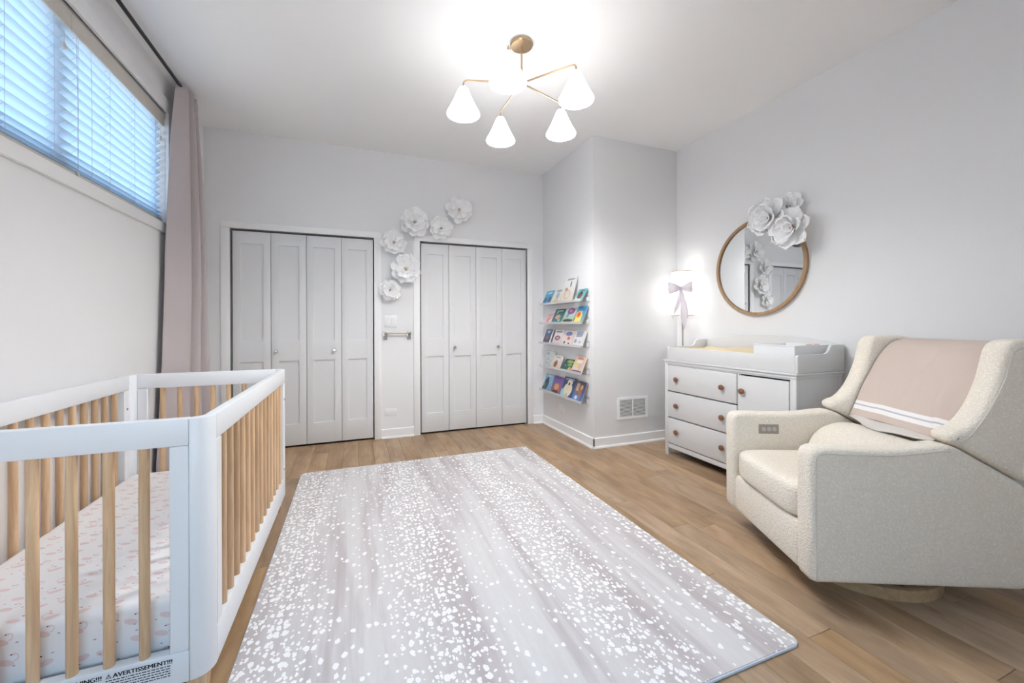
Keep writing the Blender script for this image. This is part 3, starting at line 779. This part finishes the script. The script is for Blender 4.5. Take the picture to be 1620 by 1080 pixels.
def bow():
    # local X: sideways across the shade, local Y: away from the shade, Z up
    kx, ky = LX - .072, LY - .079
    t = thing('ribbon_bow', 'pale lilac ribbon bow tied on the white lamp shade', 'bow', (kx, ky, 1.486), (0, 0, math.atan2(-.3624, .932) + 0))
    sx0 = -.028
    for s in (-1, 1):
        def f(u, v, s=s):
            L = .112 if s < 0 else .112; wdt = .016 + .085 * (u ** .8) * (1 - .25 * u ** 4)
            a = (v - .5) * 2
            return (sx0 + s * u * L, -.012 - .030 * math.sin(u * math.pi) * (1 - .5 * a * a) - .004 * math.sin(a * 7), a * wdt * .62 + u * .006 * s + .01 * u)
        o = MB().grid(12, 9, f).build('loop', M['ribbon'], t, angle=80); o.modifiers.new('t', 'SOLIDIFY').thickness = .002
    for (dx, L, wd, dy) in ((-.072, .26, .050, -.004), (.030, .37, .075, -.014)):
        def f(u, v):
            a = (v - .5) * 2; wv = wd * (.25 + .75 * min(1, u * 1.8)) * (1 if u < .68 else max(.04, (1 - u) / .32))
            return (sx0 + dx * u + a * wv * .5 + .012 * math.sin(u * 3), -.010 + dy - .006 * math.sin(u * 5 + a), -.008 - L * u + a * .012 * u)
        o = MB().grid(14, 5, f).build('tail', M['ribbon'], t, angle=80); o.modifiers.new('t', 'SOLIDIFY').thickness = .002
    MB().sphere((sx0, -.020, 0), .014, 12, 8, (1, .8, 1.15)).build('knot', M['ribbon'], t)
    c = Vector((LX - kx, LY - ky)); a = -math.atan2(-.3624, .932); c = Vector((c.x * math.cos(a) - c.y * math.sin(a), c.x * math.sin(a) + c.y * math.cos(a)))
    MB().lathe([(.1045, -.010), (.1045, .010), (.1030, .010), (.1030, -.010)], (c.x, c.y, 0), 36, closed=True).build('band', M['ribbon'], t)
bow()

# ================================================================== MIRROR
def mirror():
    my, mz, r = 2.347, 1.617, .391
    t = thing('round_mirror', 'round wall mirror with thin brown wooden frame above the dresser', 'mirror', (XR, my, mz))
    MB().lathe([(0, -.012), (r - .018, -.012), (r - .018, -.018), (0, -.018)], n=72, axis='X').build('mirror_glass', M['mirror'], t)
    MB().lathe([(r, -.002), (r + .002, -.030), (r - .012, -.034), (r - .022, -.030), (r - .022, -.002)], n=72, axis='X', closed=True).build('frame', M['mirror_frame'], t)
mirror()

# ================================================================== PAPER FLOWERS
def petal_mesh(seed, wide=.62, ruffle=.05, cup=.28):
    rr = random.Random(seed); ph = rr.uniform(0, 6)
    def f(u, v):
        a = (v - .5) * 2; wv = wide * .5 * (u ** .75) * (max(0, 1 - u ** 9) ** .5) * 1.05
        if u < .03: wv = max(wv, .03)
        z = cup * u * u * .6 - .35 * wv * a * a * -1.0 * .8 + ruffle * (math.sin(a * 6 + ph) + .5 * math.sin(a * 13 + ph * 2)) * u * u - .22 * max(0, u - .55) ** 1.2
        xx = u * (1 - .10 * a * a * u + .03 * math.sin(a * 9 + ph) * u)
        return (xx, a * wv, z)
    return MB().grid(10, 9, f).mesh('petal', M['petal'], angle=80)
PET = [petal_mesh(s, w_, .035, c_) for s, w_, c_ in ((1, .78, .22), (2, .86, .32), (3, .74, .14), (4, .70, .40))]
def flower(pos, r, face, label, seed, group, st='stamen', layers=((8, 1.04, 9, .0), (7, .82, 26, .012), (4, .46, 48, .02))):
    rr = random.Random(seed); rot = {'back': (R(90), 0, 0), 'right': (0, R(-90), 0)}[face]
    t = thing('paper_flower', label, 'paper flower', pos, rot, group)
    for li, (n, sc, tilt, dz) in enumerate(layers):
        off = rr.uniform(0, 6)
        for k in range(n):
            o = obj('petal', PET[rr.randrange(4)], t, (0, 0, .008 + dz), (rr.uniform(-.12, .12), -R(tilt + rr.uniform(-5, 7)), off + k * 2 * math.pi / n + rr.uniform(-.1, .1)))
            s = r * sc * rr.uniform(.92, 1.08); o.scale = (s, s, s)
    b_ = MB()
    for k in range(22):
        a, q = rr.uniform(0, 6.28), rr.uniform(0, .13) ** 1. * r * 1.1; b_.sphere((q * math.cos(a), q * math.sin(a), .03 + r * .16 - q * .3), r * .032, 6, 4)
    b_.lathe([(0, .0), (r * .12, .0), (r * .10, .02 + r * .12), (0, .025 + r * .13)], n=12)
    b_.build('stamen', M[st], t)
    return t
GW, GM = 'paper flowers on the closet wall', 'paper flowers on the mirror'
flower((.339, D - .02, 1.507), .118, 'back', 'white paper flower lowest of the cluster, just above the light switch', 11, GW, 'stamen_dark')
flower((.490, D - .04, 1.722), .160, 'back', 'white paper flower with beige centre overlapping the side of the right closet casing', 12, GW)
flower((.378, D - .02, 1.990), .135, 'back', 'white paper flower touching the top corner of the wider left closet casing', 13, GW, 'stamen_dark')
flower((.581, D - .02, 2.212), .162, 'back', 'big white paper flower with pointed upper petal between the two closet tops', 14, GW, 'stamen_dark')
flower((.857, D - .03, 2.172), .132, 'back', 'white paper flower overlapping the top casing of the closet by the book shelves', 15, GW)
flower((1.056, D - .02, 2.387), .150, 'back', 'white paper flower with beige centre highest of the cluster on the wall', 16, GW)
ML = ((7, 1.0, 22, .0), (6, .86, 38, .014), (5, .50, 58, .03))
flower((XR - .055, 2.185, 1.965), .185, 'right', 'large white paper flower with grey centre on the upper mirror rim', 21, GM, 'stamen_dark', ML)
flower((XR - .060, 2.010, 1.850), .180, 'right', 'large white paper flower with reddish centre on the mirror rim', 22, GM, 'pink_roll', ML)
flower((XR - .020, 2.070, 2.030), .115, 'right', 'smaller white paper flower tucked behind the two larger mirror flowers', 23, GM, 'stamen_dark')

# ================================================================== CHANDELIER
def chandelier():
    t = thing('chandelier', 'brass chandelier with five lit white cone shades', 'chandelier', (.979, 2.338, HC))
    MB().lathe([(0, 0), (.070, 0), (.071, -.004), (.071, -.018), (.066, -.024), (.012, -.027), (0, -.027)], n=48).build('canopy', M['brass'], t)
    MB().tube([(0, 0, -.02), (0, 0, -.235)], .0065, 12).build('stem', M['brass'], t)
    MB().lathe([(0, -.228), (.012, -.228), (.020, -.236), (.022, -.250), (.020, -.264), (.010, -.272), (0, -.273)], n=24).build('hub', M['brass'], t)
    prof = [(.014, 0), (.023, -.003), (.030, -.012), (.036, -.026), (.060, -.082), (.084, -.130), (.098, -.156), (.102, -.166), (.100, -.170), (.0965, -.166), (.0925, -.154), (.078, -.126), (.054, -.080), (.030, -.026), (.022, -.012), (.014, -.006)]
    shm = MB().lathe(prof, n=44, closed=True).mesh('shade', M['shade'], angle=60)
    bm_ = MB().sphere((0, 0, -.116), .026, 16, 10, (1, 1, 1.2)).mesh('bulb', M['bulb'])
    for k in range(5):
        a = R(163.7 - 72 * k); ca, sa = math.cos(a), math.sin(a); RR = .362
        path = [(ca * r, sa * r, z) for r, z in ((.015, -.250), (RR - .03, -.250), (RR - .012, -.253), (RR - .003, -.262), (RR, -.278), (RR, -.292))]
        am = MB().tube(path, .0052, 10).build('arm', M['brass'], t)
        MB().lathe([(.006, -.284), (.013, -.288), (.014, -.300), (.012, -.306), (0, -.306)], (ca * RR, sa * RR, 0), 16).build('socket', M['brass'], am)
        s = obj('shade', shm, t, (ca * RR, sa * RR, -.294)); obj('bulb', bm_, s)
chandelier()

# ================================================================== SWIVEL ARMCHAIR
def superbox(c, h, e=.28, n=48, m=28):
    b_ = MB(); f = lambda x: math.copysign(abs(x) ** e, x)
    vs = []
    for i in range(m + 1):
        th = -math.pi / 2 + math.pi * i / m
        for j in range(n):
            a = 2 * math.pi * j / n
            vs.append((c[0] + h[0] * f(math.cos(th)) * f(math.cos(a)), c[1] + h[1] * f(math.cos(th)) * f(math.sin(a)), c[2] + h[2] * f(math.sin(th))))
    b_.add(vs, [(i * n + j, i * n + (j + 1) % n, (i + 1) * n + (j + 1) % n, (i + 1) * n + j) for i in range(m) for j in range(n)]); return b_
CV, CU = .45, .375
CHX = 1.708 + .4226 * CU + .9063 * CV; CHY = 1.086 + .9063 * CU - .4226 * CV
def uvmesh(name, nu, nv, fn, uvfn, mat):
    me = bpy.data.meshes.new(name); vs = [fn(i / (nu - 1), j / (nv - 1)) for i in range(nu) for j in range(nv)]
    fs = [(i * nv + j, (i + 1) * nv + j, (i + 1) * nv + j + 1, i * nv + j + 1) for i in range(nu - 1) for j in range(nv - 1)]
    me.from_pydata(vs, [], fs); uv = me.uv_layers.new(name='UVMap')
    for lp in me.loops:
        i, j = divmod(lp.vertex_index, nv); uv.data[lp.index].uv = uvfn(i / (nu - 1), j / (nv - 1))
    me.materials.append(mat); me.shade_smooth(); return me
def armchair():
    t = thing('swivel_armchair', 'cream boucle wingback glider armchair on a round wooden swivel base', 'armchair', (CHX, CHY, 0), (0, 0, R(-25)))
    side = lambda p, q, a: (p - CV, a - CU, q)
    arm = [(.03, .112), (.008, .120), (0, .14), (0, .3), (0, .45), (0, .60), (.003, .625), (.012, .643), (.030, .653), (.055, .655), (.10, .655), (.20, .653), (.30, .653), (.40, .660), (.47, .670), (.52, .675), (.545, .670), (.57, .660), (.68, .596), (.775, .540), (.805, .518), (.818, .495), (.822, .46), (.822, .3), (.822, .15), (.816, .122), (.79, .112), (.4, .112)]
    for u0, u1 in ((0, .098), (.652, .750)):
        a_ = MB().rprism(arm, u0, u1, .022, side).build('arm', M['boucle'], t, angle=80)
        uo = u0 - .0005 if u0 == 0 else u1 + .0005
        pts = catmull([(p, q) + (0,) for p, q in [(.024, .125), (.021, .3), (.021, .58), (.027, .625), (.05, .636), (.12, .634), (.2, .632), (.3, .632), (.4, .640), (.47, .650), (.525, .655)]], 4)
        MB().tube([side(p.x, p.y, uo) for p in pts], .0028, 6).build('piping', M['seam'], a_)
    superbox((.285 - CV, .375 - CU, .388), (.292, .279, .082), .32).build('seat_cushion', M['boucle'], t, angle=80)
    MB().prism([(.014, .118), (.010, .14), (.008, .20), (.010, .29), (.018, .312), (.10, .312), (.10, .118)], .1005, .6495, side).build('footrest_panel', M['boucle'], t, .010, 3, 60)
    lbox(.10 - CV, .80 - CV, .06 - CU, .69 - CU, .118, .31).build('underframe', M['black'], t)
    # lumbar roll and back cushion as lofts between the wings
    def loft(sec, u0, u1, n, ends):
        S = catmull([(*p, 0) for p in sec + [sec[0]]], 5)[:-1]; cx_ = sum(p.x for p in S) / len(S); cz_ = sum(p.y for p in S) / len(S)
        b_ = MB(); vs = []; k = len(S)
        for i in range(n):
            a = 2 * i / (n - 1) - 1; sc = (1 - abs(a) ** ends) ** .4 if abs(a) < .9999 else .02
            sc = max(sc, .02)
            for p in S: vs.append(side(cx_ + (p.x - cx_) * sc, cz_ + (p.y - cz_) * sc, (u0 + u1) / 2 + a * (u1 - u0) / 2))
        fs = [(i * k + j, i * k + (j + 1) % k, (i + 1) * k + (j + 1) % k, (i + 1) * k + j) for i in range(n - 1) for j in range(k)] + [tuple(range(k))[::-1], tuple(range((n - 1) * k, n * k))]
        return b_.add(vs, fs)
    loft([(.352, .475), (.385, .545), (.445, .602), (.52, .628), (.60, .625), (.66, .58), (.66, .48), (.50, .44), (.40, .445)], .102, .648, 25, 9).build('lumbar_cushion', M['boucle'], t, angle=80)
    loft([(.655, .56), (.664, .66), (.708, .79), (.775, .918), (.838, 1.012), (.878, 1.042), (.925, 1.052), (.965, 1.03), (.975, .97), (.925, .75), (.86, .50), (.74, .46), (.67, .48)], .098, .652, 25, 26).build('back_cushion', M['boucle'], t, angle=80)
    wk = [(.530, .712), (.533, .690), (.556, .674), (.60, .650), (.70, .592), (.79, .540), (.83, .530), (.865, .556), (.90, .66), (.95, .83), (.99, .98), (.992, 1.035), (.965, 1.073), (.90, 1.091), (.80, 1.092), (.757, 1.083), (.733, 1.055), (.720, 1.01), (.700, .93), (.664, .842), (.625, .780), (.585, .742), (.548, .728)]
    wing = [(p.x, p.y) for p in catmull([(*q, 0) for q in wk + [wk[0]]], 4)[:-1]]
    for u0, u1 in ((.0, .100), (.650, .750)):
        w_ = MB().rprism(wing, u0, u1, .026, side).build('wing', M['boucle'], t, angle=80)
        uo = u0 - .0005 if u0 == 0 else u1 + .0005
        pts = catmull([(p, q, 0) for p, q in [(.56, .690), (.60, .716), (.645, .775), (.685, .842), (.725, .93), (.748, 1.015), (.768, 1.05), (.81, 1.063), (.90, 1.063), (.955, 1.045)]], 4)
        MB().tube([side(p.x, p.y, uo) for p in pts], .0028, 6).build('piping', M['seam'], w_)
    # swivel base
    MB().lathe([(.295, 0), (.295, .048), (.292, .050), (.262, .050), (.260, .048), (.260, 0)], (0.0, 0, 0), 72, closed=True).build('swivel_ring', M['pine_ring'], t)
    b_ = MB().lathe([(0, .02), (.05, .02), (.05, .118), (0, .118)], (0, 0, 0), 24).box(-.262, .262, -.02, .02, .015, .035).box(-.02, .02, -.262, .262, .015, .035)
    b_.build('swivel_column', M['black'], t)
    pl = lbox(.138 - CV, .246 - CV, .6475 - CU, .6525 - CU, .543, .595).build('control_panel', M['grey_plastic'], t, .002, 2); pl['label'] = 'grey control plate with three round buttons'
    for i in range(3):
        MB().lathe([(.012, .002), (.012, -.003), (.009, -.004), (0, -.004)], (.164 + i * .028 - CV, .6475 - CU, .569), 16, 'Y').build('button', M['grey_button'], pl)
    return t
armchair()
def blanket():
    t = thing('throw_blanket', 'blush pink throw blanket with white hem stripes over the armchair back', 'blanket', (CHX, CHY, .65), (0, 0, R(-25)))
    path = catmull([(p, q, 0) for p, q in [(.622, .652), (.642, .70), (.690, .80), (.757, .925), (.826, 1.026), (.872, 1.058), (.925, 1.069), (.978, 1.045), (.992, .98), (.965, .85), (.94, .76)]], 8)
    ln = [0]
    for a, c in zip(path, path[1:]): ln.append(ln[-1] + (c - a).length)
    tot = ln[-1]
    def f(u, v):
        s = v * tot; k = max(i for i in range(len(ln)) if ln[i] <= s + 1e-9); k = min(k, len(path) - 2)
        fr = (s - ln[k]) / max(1e-6, ln[k + 1] - ln[k]); p = path[k].lerp(path[k + 1], fr); d = (path[k + 1] - path[k]).normalized(); nr = Vector((-d.y, d.x, 0))
        uu = .108 + u * .532
        front = max(0., min(1., (.50 - s) / .1)) * max(0., min(1., (s) / .03 + .3))
        wr = .007 * math.sin(uu * 17 + s * 9) + .017 * noise.noise(Vector((uu * 7, s * 3, 1))) + .004 * noise.noise(Vector((uu * 22, s * 9, 4)))
        fold = .026 * math.exp(-((uu - .17 - .22 * (s - .1)) / .030) ** 2) * math.exp(-((s - .16) / .16) ** 2)
        off = .006 + front * (max(0, wr + .004) + fold)
        return (p.x + nr.x * off - CV, uu - CU, p.y + nr.y * off - .65 + (.012 * math.sin(u * 3.1) if v == 0 else 0))
    me = uvmesh('cover', 60, 60, f, lambda u, v: (u, v * tot), M['blanket'])
    o = obj('cover', me, t); o.modifiers.new('t', 'SOLIDIFY').thickness = .003
    def g(u, v):
        uu = .15 + u * .47; w_ = (1 - v) * (.45 + .55 * (1 - abs(2 * u - 1) ** 1.5)); z = .672 - .036 * w_ + .004 * math.sin(uu * 26) * (1 - v)
        return (.638 - .088 * w_ - CV, uu - CU, z - .65)
    o = obj('lining', uvmesh('lining', 30, 6, g, lambda u, v: (u, v), M['lining']), t); o.modifiers.new('t', 'SOLIDIFY').thickness = .002
blanket()

# ================================================================== BOOK LEDGES AND PICTURE BOOKS
LY0, LY1, LD = 3.312, 4.238, .092
LEDGES = [(1.372, 'top'), (1.158, 'second'), (.936, 'middle'), (.678, 'fourth'), (.406, 'bottom')]
LBL = {'top': 'clear acrylic book ledge, the uppermost of five', 'second': 'clear acrylic book ledge, second from the top of five', 'middle': 'clear acrylic book ledge, middle of five',
       'fourth': 'clear acrylic book ledge, second from the bottom of five', 'bottom': 'clear acrylic book ledge, lowest of five above the outlet'}
for z, nm in LEDGES:
    t = thing('book_ledge', LBL[nm], 'book ledge', (XB, (LY0 + LY1) / 2, z), (0, 0, 0), 'clear acrylic book ledges'); h = (LY1 - LY0) / 2
    lbox(-.005, -.0005, -h, h, 0, .060).build('back_plate', M['acrylic'], t, .0008, 1)
    lbox(-LD, -.005, -h, h, 0, .005).build('shelf_base', M['acrylic'], t, .0008, 1)
    lbox(-LD - .005, -LD, -h, h, 0, .024).build('front_lip', M['acrylic_edge'], t, .0008, 1)
    for s in (-1, 1):
        lbox(-.036, -.0052, s * h - .0025, s * h + .0025, .0052, .042).build('end_plate', M['acrylic_edge'], t, .0008, 1)
def cover_mat(i, W, L, top, bot, ells, title):
    k = NT('book_cover_%d' % i); c = k.coord(); x, y, z = k.sep(c)
    nz = k.noise(c, 60, 3); u = k.math('ADD', k.math('DIVIDE', x, W), .5); v = k.math('DIVIDE', z, L)
    wob = k.math('MULTIPLY', k.math('SUBTRACT', nz, .5), .5)
    col = k.mix(k.remap(k.math('ADD', v, k.math('MULTIPLY', wob, .3)), .15, .75), bot, top)
    col = k.mix(k.remap(k.noise(c, 130, 2), .55, .75, 0, .25), col, tuple(min(1, a * 1.6 + .05) for a in top))
    for (cx, cz, rx, rz, ec) in ells:
        a = k.math('DIVIDE', k.math('SUBTRACT', u, cx), rx); b_ = k.math('DIVIDE', k.math('SUBTRACT', v, cz), rz)
        e = k.math('ADD', k.math('ADD', k.math('MULTIPLY', a, a), k.math('MULTIPLY', b_, b_)), k.math('MULTIPLY', wob, 2.2))
        col = k.mix(k.math('LESS_THAN', e, 1.), col, ec)
    if title:
        tc, z0, z1, u0, u1 = title
        lt = k.noise(k.comb(k.math('MULTIPLY', x, 1.), 0., k.math('MULTIPLY', z, .8)), 160, 1)
        m_ = k.math('MULTIPLY', k.math('MULTIPLY', k.math('GREATER_THAN', v, z0), k.math('LESS_THAN', v, z1)), k.math('MULTIPLY', k.math('GREATER_THAN', u, u0), k.math('LESS_THAN', u, u1)))
        col = k.mix(k.math('MULTIPLY', m_, k.math('GREATER_THAN', lt, .48)), col, tc)
    k.base(col); k.set(.3, spec=.5); return k.m
def srgb(h):
    c = [int(h[i:i + 2], 16) / 255 for i in (0, 2, 4)]; return tuple(x / 12.92 if x < .04 else ((x + .055) / 1.055) ** 2.4 for x in c)
S = srgb
BK = [  # ledge, y right edge, width, vertical height, thickness, top, bottom, shapes, title, label
 (0, 4.175, .185, .150, .008, '3fa3c4', '2f86b0', [(.25, .25, .22, .25, '1f5f8a'), (.8, .35, .18, .2, '21507e')], ('d8eef2', .75, .9, .2, .8), 'bright blue picture book at the corner end of the uppermost ledge'),
 (0, 3.965, .205, .160, .008, 'd9dcd9', 'd6cdb4', [(.55, .5, .16, .22, '9aa3b8'), (.5, .15, .3, .1, 'c4b489')], ('6b6f74', .75, .9, .25, .8), 'off-white picture book with pale figure beside the tall cover'),
 (0, 3.735, .230, .255, .008, 'e4e6e6', 'd9cfc2', [(.45, .3, .30, .20, 'd9b7a0'), (.48, .3, .19, .13, 'cfd5cf'), (.3, .52, .13, .07, 'b98a72'), (.62, .72, .05, .12, '4b4a4c')], ('4a4c50', .88, .95, .2, .85), 'tallest white picture book, rising above its neighbours on the uppermost ledge'),
 (0, 3.465, .150, .115, .008, '5fa9b5', '7fb6b8', [(.5, .45, .26, .32, '2e2422'), (.52, .4, .15, .2, '9a4a34'), (.4, .08, .5, .10, 'cfd3d2')], ('2f5f6a', .82, .93, .3, .8), 'teal picture book with dark oval at the open end of the uppermost ledge'),
 (1, 4.165, .195, .110, .007, 'e0b9bc', 'e3c7c4', [(.5, .35, .2, .3, 'cf8f98'), (.65, .6, .1, .1, 'a9b98a')], ('c07f88', .75, .9, .2, .8), 'pale pink picture book at the corner end of the second ledge'),
 (1, 3.955, .215, .150, .008, '1f5f5c', '2a6f74', [(.5, .45, .26, .16, 'c79a86'), (.72, .22, .12, .08, 'a9c4c0'), (.3, .75, .1, .06, '8fb09f')], ('cfe0d8', .83, .93, .2, .85), 'dark teal green picture book on the second ledge'),
 (1, 3.715, .215, .155, .008, 'b8c9cf', '8fae8a', [(.55, .78, .34, .2, '8a4f80'), (.5, .82, .14, .09, 'c58fb5'), (.5, .18, .46, .10, '3a3f34'), (.35, .5, .1, .13, '4a86a8')], None, 'picture book with purple round canopy and dark branch'),
 (1, 3.470, .158, .165, .009, '3f8fc0', '6fa3a8', [(.35, .3, .42, .42, 'e0cf74'), (.32, .52, .24, .20, 'd97a2f'), (.32, .52, .11, .10, 'a3401f')], ('2f6a94', .72, .92, .3, .9), 'blue and yellow picture book with an orange sun face'),
 (2, 4.160, .150, .150, .022, '4a5f86', '2f3f66', [(.5, .42, .22, .18, '8a5f4a'), (.5, .8, .2, .08, 'a9c0d4')], ('a9c0d4', .85, .93, .2, .8), 'dark blue board book at the corner end of the middle ledge'),
 (2, 3.935, .190, .150, .022, 'd9cfd0', 'd6bfc4', [(.5, .42, .30, .16, '6a3f58'), (.5, .42, .18, .08, 'c7a6ae')], ('3f3a40', .78, .92, .15, .85), 'pale pink board book with plum coloured motif on the middle ledge'),
 (2, 3.712, .180, .145, .022, 'dcc3c0', 'e0cfc8', [(.5, .76, .38, .15, '5f6f9a'), (.6, .45, .16, .11, 'b85a5a'), (.25, .15, .12, .09, '3a3f4a'), (.75, .1, .1, .07, '7a3f3a')], None, 'pink board book with blue title block on the middle ledge'),
 (2, 3.498, .168, .145, .022, 'd6dadf', 'd3d3d6', [(.25, .3, .14, .13, '9a8f94'), (.75, .25, .12, .09, 'b0a9b4')], ('2f4470', .58, .94, .15, .85), 'white board book with navy block title at the open end of the middle ledge'),
 (3, 4.155, .175, .165, .024, 'b9c0c0', 'b4bcbc', [(.5, .35, .22, .16, '8f979a'), (.5, .35, .15, .10, 'c2c8c8')], ('4a4f54', .78, .9, .15, .45), 'pale grey board book at the corner end of its ledge'),
 (3, 3.950, .160, .130, .022, 'd9d6d0', 'd4c2ae', [(.45, .32, .24, .26, '7f5038'), (.45, .55, .1, .1, 'b07850')], ('6f6a66', .78, .92, .2, .85), 'white board book with a brown animal on the cover'),
 (3, 3.730, .190, .110, .010, '1f3f3a', '1f5a5c', [(.6, .8, .35, .13, '8fae4a'), (.7, .52, .26, .14, '6f9a4a'), (.82, .15, .16, .2, 'd09a6a'), (.25, .45, .12, .1, '2f7a7a')], None, 'dark green picture book with lime shapes, lowest cover on its ledge'),
 (3, 3.520, .188, .152, .012, 'd9b9a0', 'd6c6ae', [(.5, .10, .5, .06, '5f4a7a'), (.35, .5, .2, .2, 'd9c87a'), (.68, .42, .2, .2, 'cfa9a9'), (.5, .7, .3, .1, 'd6d3cf')], ('c0504a', .82, .93, .25, .8), 'peach coloured picture book with purple strip at the foot'),
 (4, 4.195, .195, .180, .008, '7fb0cf', '5f9ac4', [(.38, .42, .24, .40, '2f3336'), (.30, .3, .12, .18, '4f5a54'), (.2, .12, .3, .14, '3f4f48')], ('cfe2ec', .84, .94, .25, .85), 'light blue picture book with a dark shape at the corner end of the lowest ledge'),
 (4, 3.985, .215, .180, .008, '6f549a', '8a5a7a', [(.5, .30, .38, .30, '8f5a44'), (.5, .42, .24, .18, 'c78f6a'), (.5, .12, .3, .1, '4f2f2f')], ('4a3470', .86, .95, .2, .8), 'purple picture book with an orange brown shape on the lowest ledge'),
 (4, 3.755, .235, .198, .008, '27345f', '2f3f78', [(.18, .18, .26, .24, '8fbfc4'), (.52, .40, .34, .34, 'd6cdb4'), (.55, .76, .22, .16, 'd9d2bd'), (.52, .68, .07, .07, '2a2a30'), (.5, .12, .12, .12, 'bfae94')], ('b9c4dc', .86, .95, .12, .85), 'navy picture book with a pale bear on the lowest ledge'),
 (4, 3.515, .188, .185, .009, '3f3450', '3f6fb0', [(.28, .62, .20, .30, '7a5a4a'), (.62, .42, .12, .40, 'a8643a'), (.66, .72, .13, .12, 'c9975a'), (.4, .18, .26, .14, '4f86c4'), (.36, .18, .12, .09, 'e0e0dc')], ('cbb8a0', .50, .90, .15, .42), 'brown and blue picture book at the open end of the lowest ledge'),
]
BG = {0: 'picture books on the uppermost ledge', 1: 'picture books on the second ledge', 2: 'board books on the middle ledge', 3: 'books on the fourth ledge', 4: 'picture books on the lowest ledge'}
for i, (lg, yl, W_, hz, th, ct, cb, el, ti, lab) in enumerate(BK):
    avail = LD - .012 - th; th_ = math.atan2(avail, hz); L_ = math.hypot(hz, avail)
    m_ = cover_mat(i, W_, L_, S(ct), S(cb), [(*e[:4], S(e[4])) for e in el], (S(ti[0]), *ti[1:]) if ti else None)
    z0 = LEDGES[lg][0] + .006 + th * math.sin(th_)
    t = thing('picture_book', lab, 'book', (XB - LD + .002, yl - W_ / 2, z0), (-th_, 0, R(-90)), BG[lg])
    bt = .0016
    b_ = MB().box(-W_ / 2, W_ / 2, 0, bt, 0, L_).box(-W_ / 2, W_ / 2, th - bt, th, 0, L_).box(-W_ / 2, -W_ / 2 + bt, bt, th - bt, 0, L_)
    b_.build('cover', m_, t)
    lbox(-W_ / 2 + bt, W_ / 2 - .002, bt, th - bt, .002, L_ - .002).build('pages', M['paper'], t)

# ================================================================== WALL FITTINGS
def plate(name, label, loc, rotz, wd, ht, cat, inner):
    t = thing(name, label, cat, loc, (0, 0, rotz))
    lbox(-wd / 2, wd / 2, -.006, 0, -ht / 2, ht / 2).build('plate', M['plate'], t, .003, 2)
    for nm, x_, z_, a, c in inner: lbox(x_ - a / 2, x_ + a / 2, -.009, -.0055, z_ - c / 2, z_ + c / 2).build(nm, M['plate'], t, .0015, 1)
    return t
plate('light_switch', 'white double light switch plate above the towel bar', (.348, D, 1.195), 0, .125, .122, 'light switch', [('rocker', -.024, 0, .034, .068), ('rocker', .024, 0, .034, .068)])
plate('wall_outlet', 'white horizontal outlet plate low between the two closets', (.347, D, .262), 0, .118, .074, 'outlet', [('socket_face', 0, 0, .068, .034)])
plate('wall_outlet', 'white horizontal outlet plate under the lowest book ledge', (XB, 3.866, .267), R(-90), .118, .070, 'outlet', [('socket_face', 0, 0, .068, .034)])
tb = thing('towel_bar', 'short brushed metal towel bar with crystal ends under the light switch', 'towel bar', (.412, D, 1.06))
MB().tube([(-.118, -.045, .015), (.118, -.045, .015)], .0085, 12).build('bar', M['champagne'], tb)
for s in (-1, 1):
    pst = lbox(s * .118 - .021, s * .118 + .021, -.006, -.0005, -.055, .030).build('mount', M['chrome'], tb, .002, 2)
    lbox(s * .118 - .014, s * .118 + .014, -.058, -.006, .002, .030).build('post', M['champagne'], pst, .003, 2)
    MB().add([(s * .118 + a * .020, -.008, z_) for a, z_ in ((-1, -.055), (1, -.055), (.7, .002), (-.7, .002))] + [(s * .118 + a * .014, -.034, z_) for a, z_ in ((-1, -.046), (1, -.046), (.7, -.004), (-.7, -.004))],
             [(3, 2, 1, 0), (4, 5, 6, 7), (0, 1, 5, 4), (1, 2, 6, 5), (2, 3, 7, 6), (3, 0, 4, 7)]).build('crystal', M['crystal'], pst, .002, 1)
v = thing('wall_vent', 'white metal wall vent with two columns of louvers beside the dresser', 'wall vent', (2.516, YB_, .346))
for q in ((-.178, .178, -.010, -.0005, .078, .104), (-.178, .178, -.010, -.0005, -.104, -.078), (-.178, -.150, -.010, -.0005, -.078, .078), (.150, .178, -.010, -.0005, -.078, .078), (-.007, .005, -.010, -.0005, -.078, .078)):
    lbox(*q).build('frame', M['plate'], v, .002, 1)
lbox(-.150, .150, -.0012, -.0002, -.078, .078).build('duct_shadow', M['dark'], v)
lm = MB().add([(-.0705, -.0015, .0022), (.0705, -.0015, .0022), (.0705, -.0090, -.0010), (-.0705, -.0090, -.0010), (-.0705, -.0015, -.0004), (.0705, -.0015, -.0004), (.0705, -.0090, -.0036), (-.0705, -.0090, -.0036)],
              [(0, 1, 2, 3), (7, 6, 5, 4), (0, 4, 5, 1), (1, 5, 6, 2), (2, 6, 7, 3), (3, 7, 4, 0)]).mesh('louver', M['plate'])
for cx in (-.0785, .0775):
    for i in range(13): obj('louver', lm, v, (cx, 0, -.070 + i * .140 / 12))
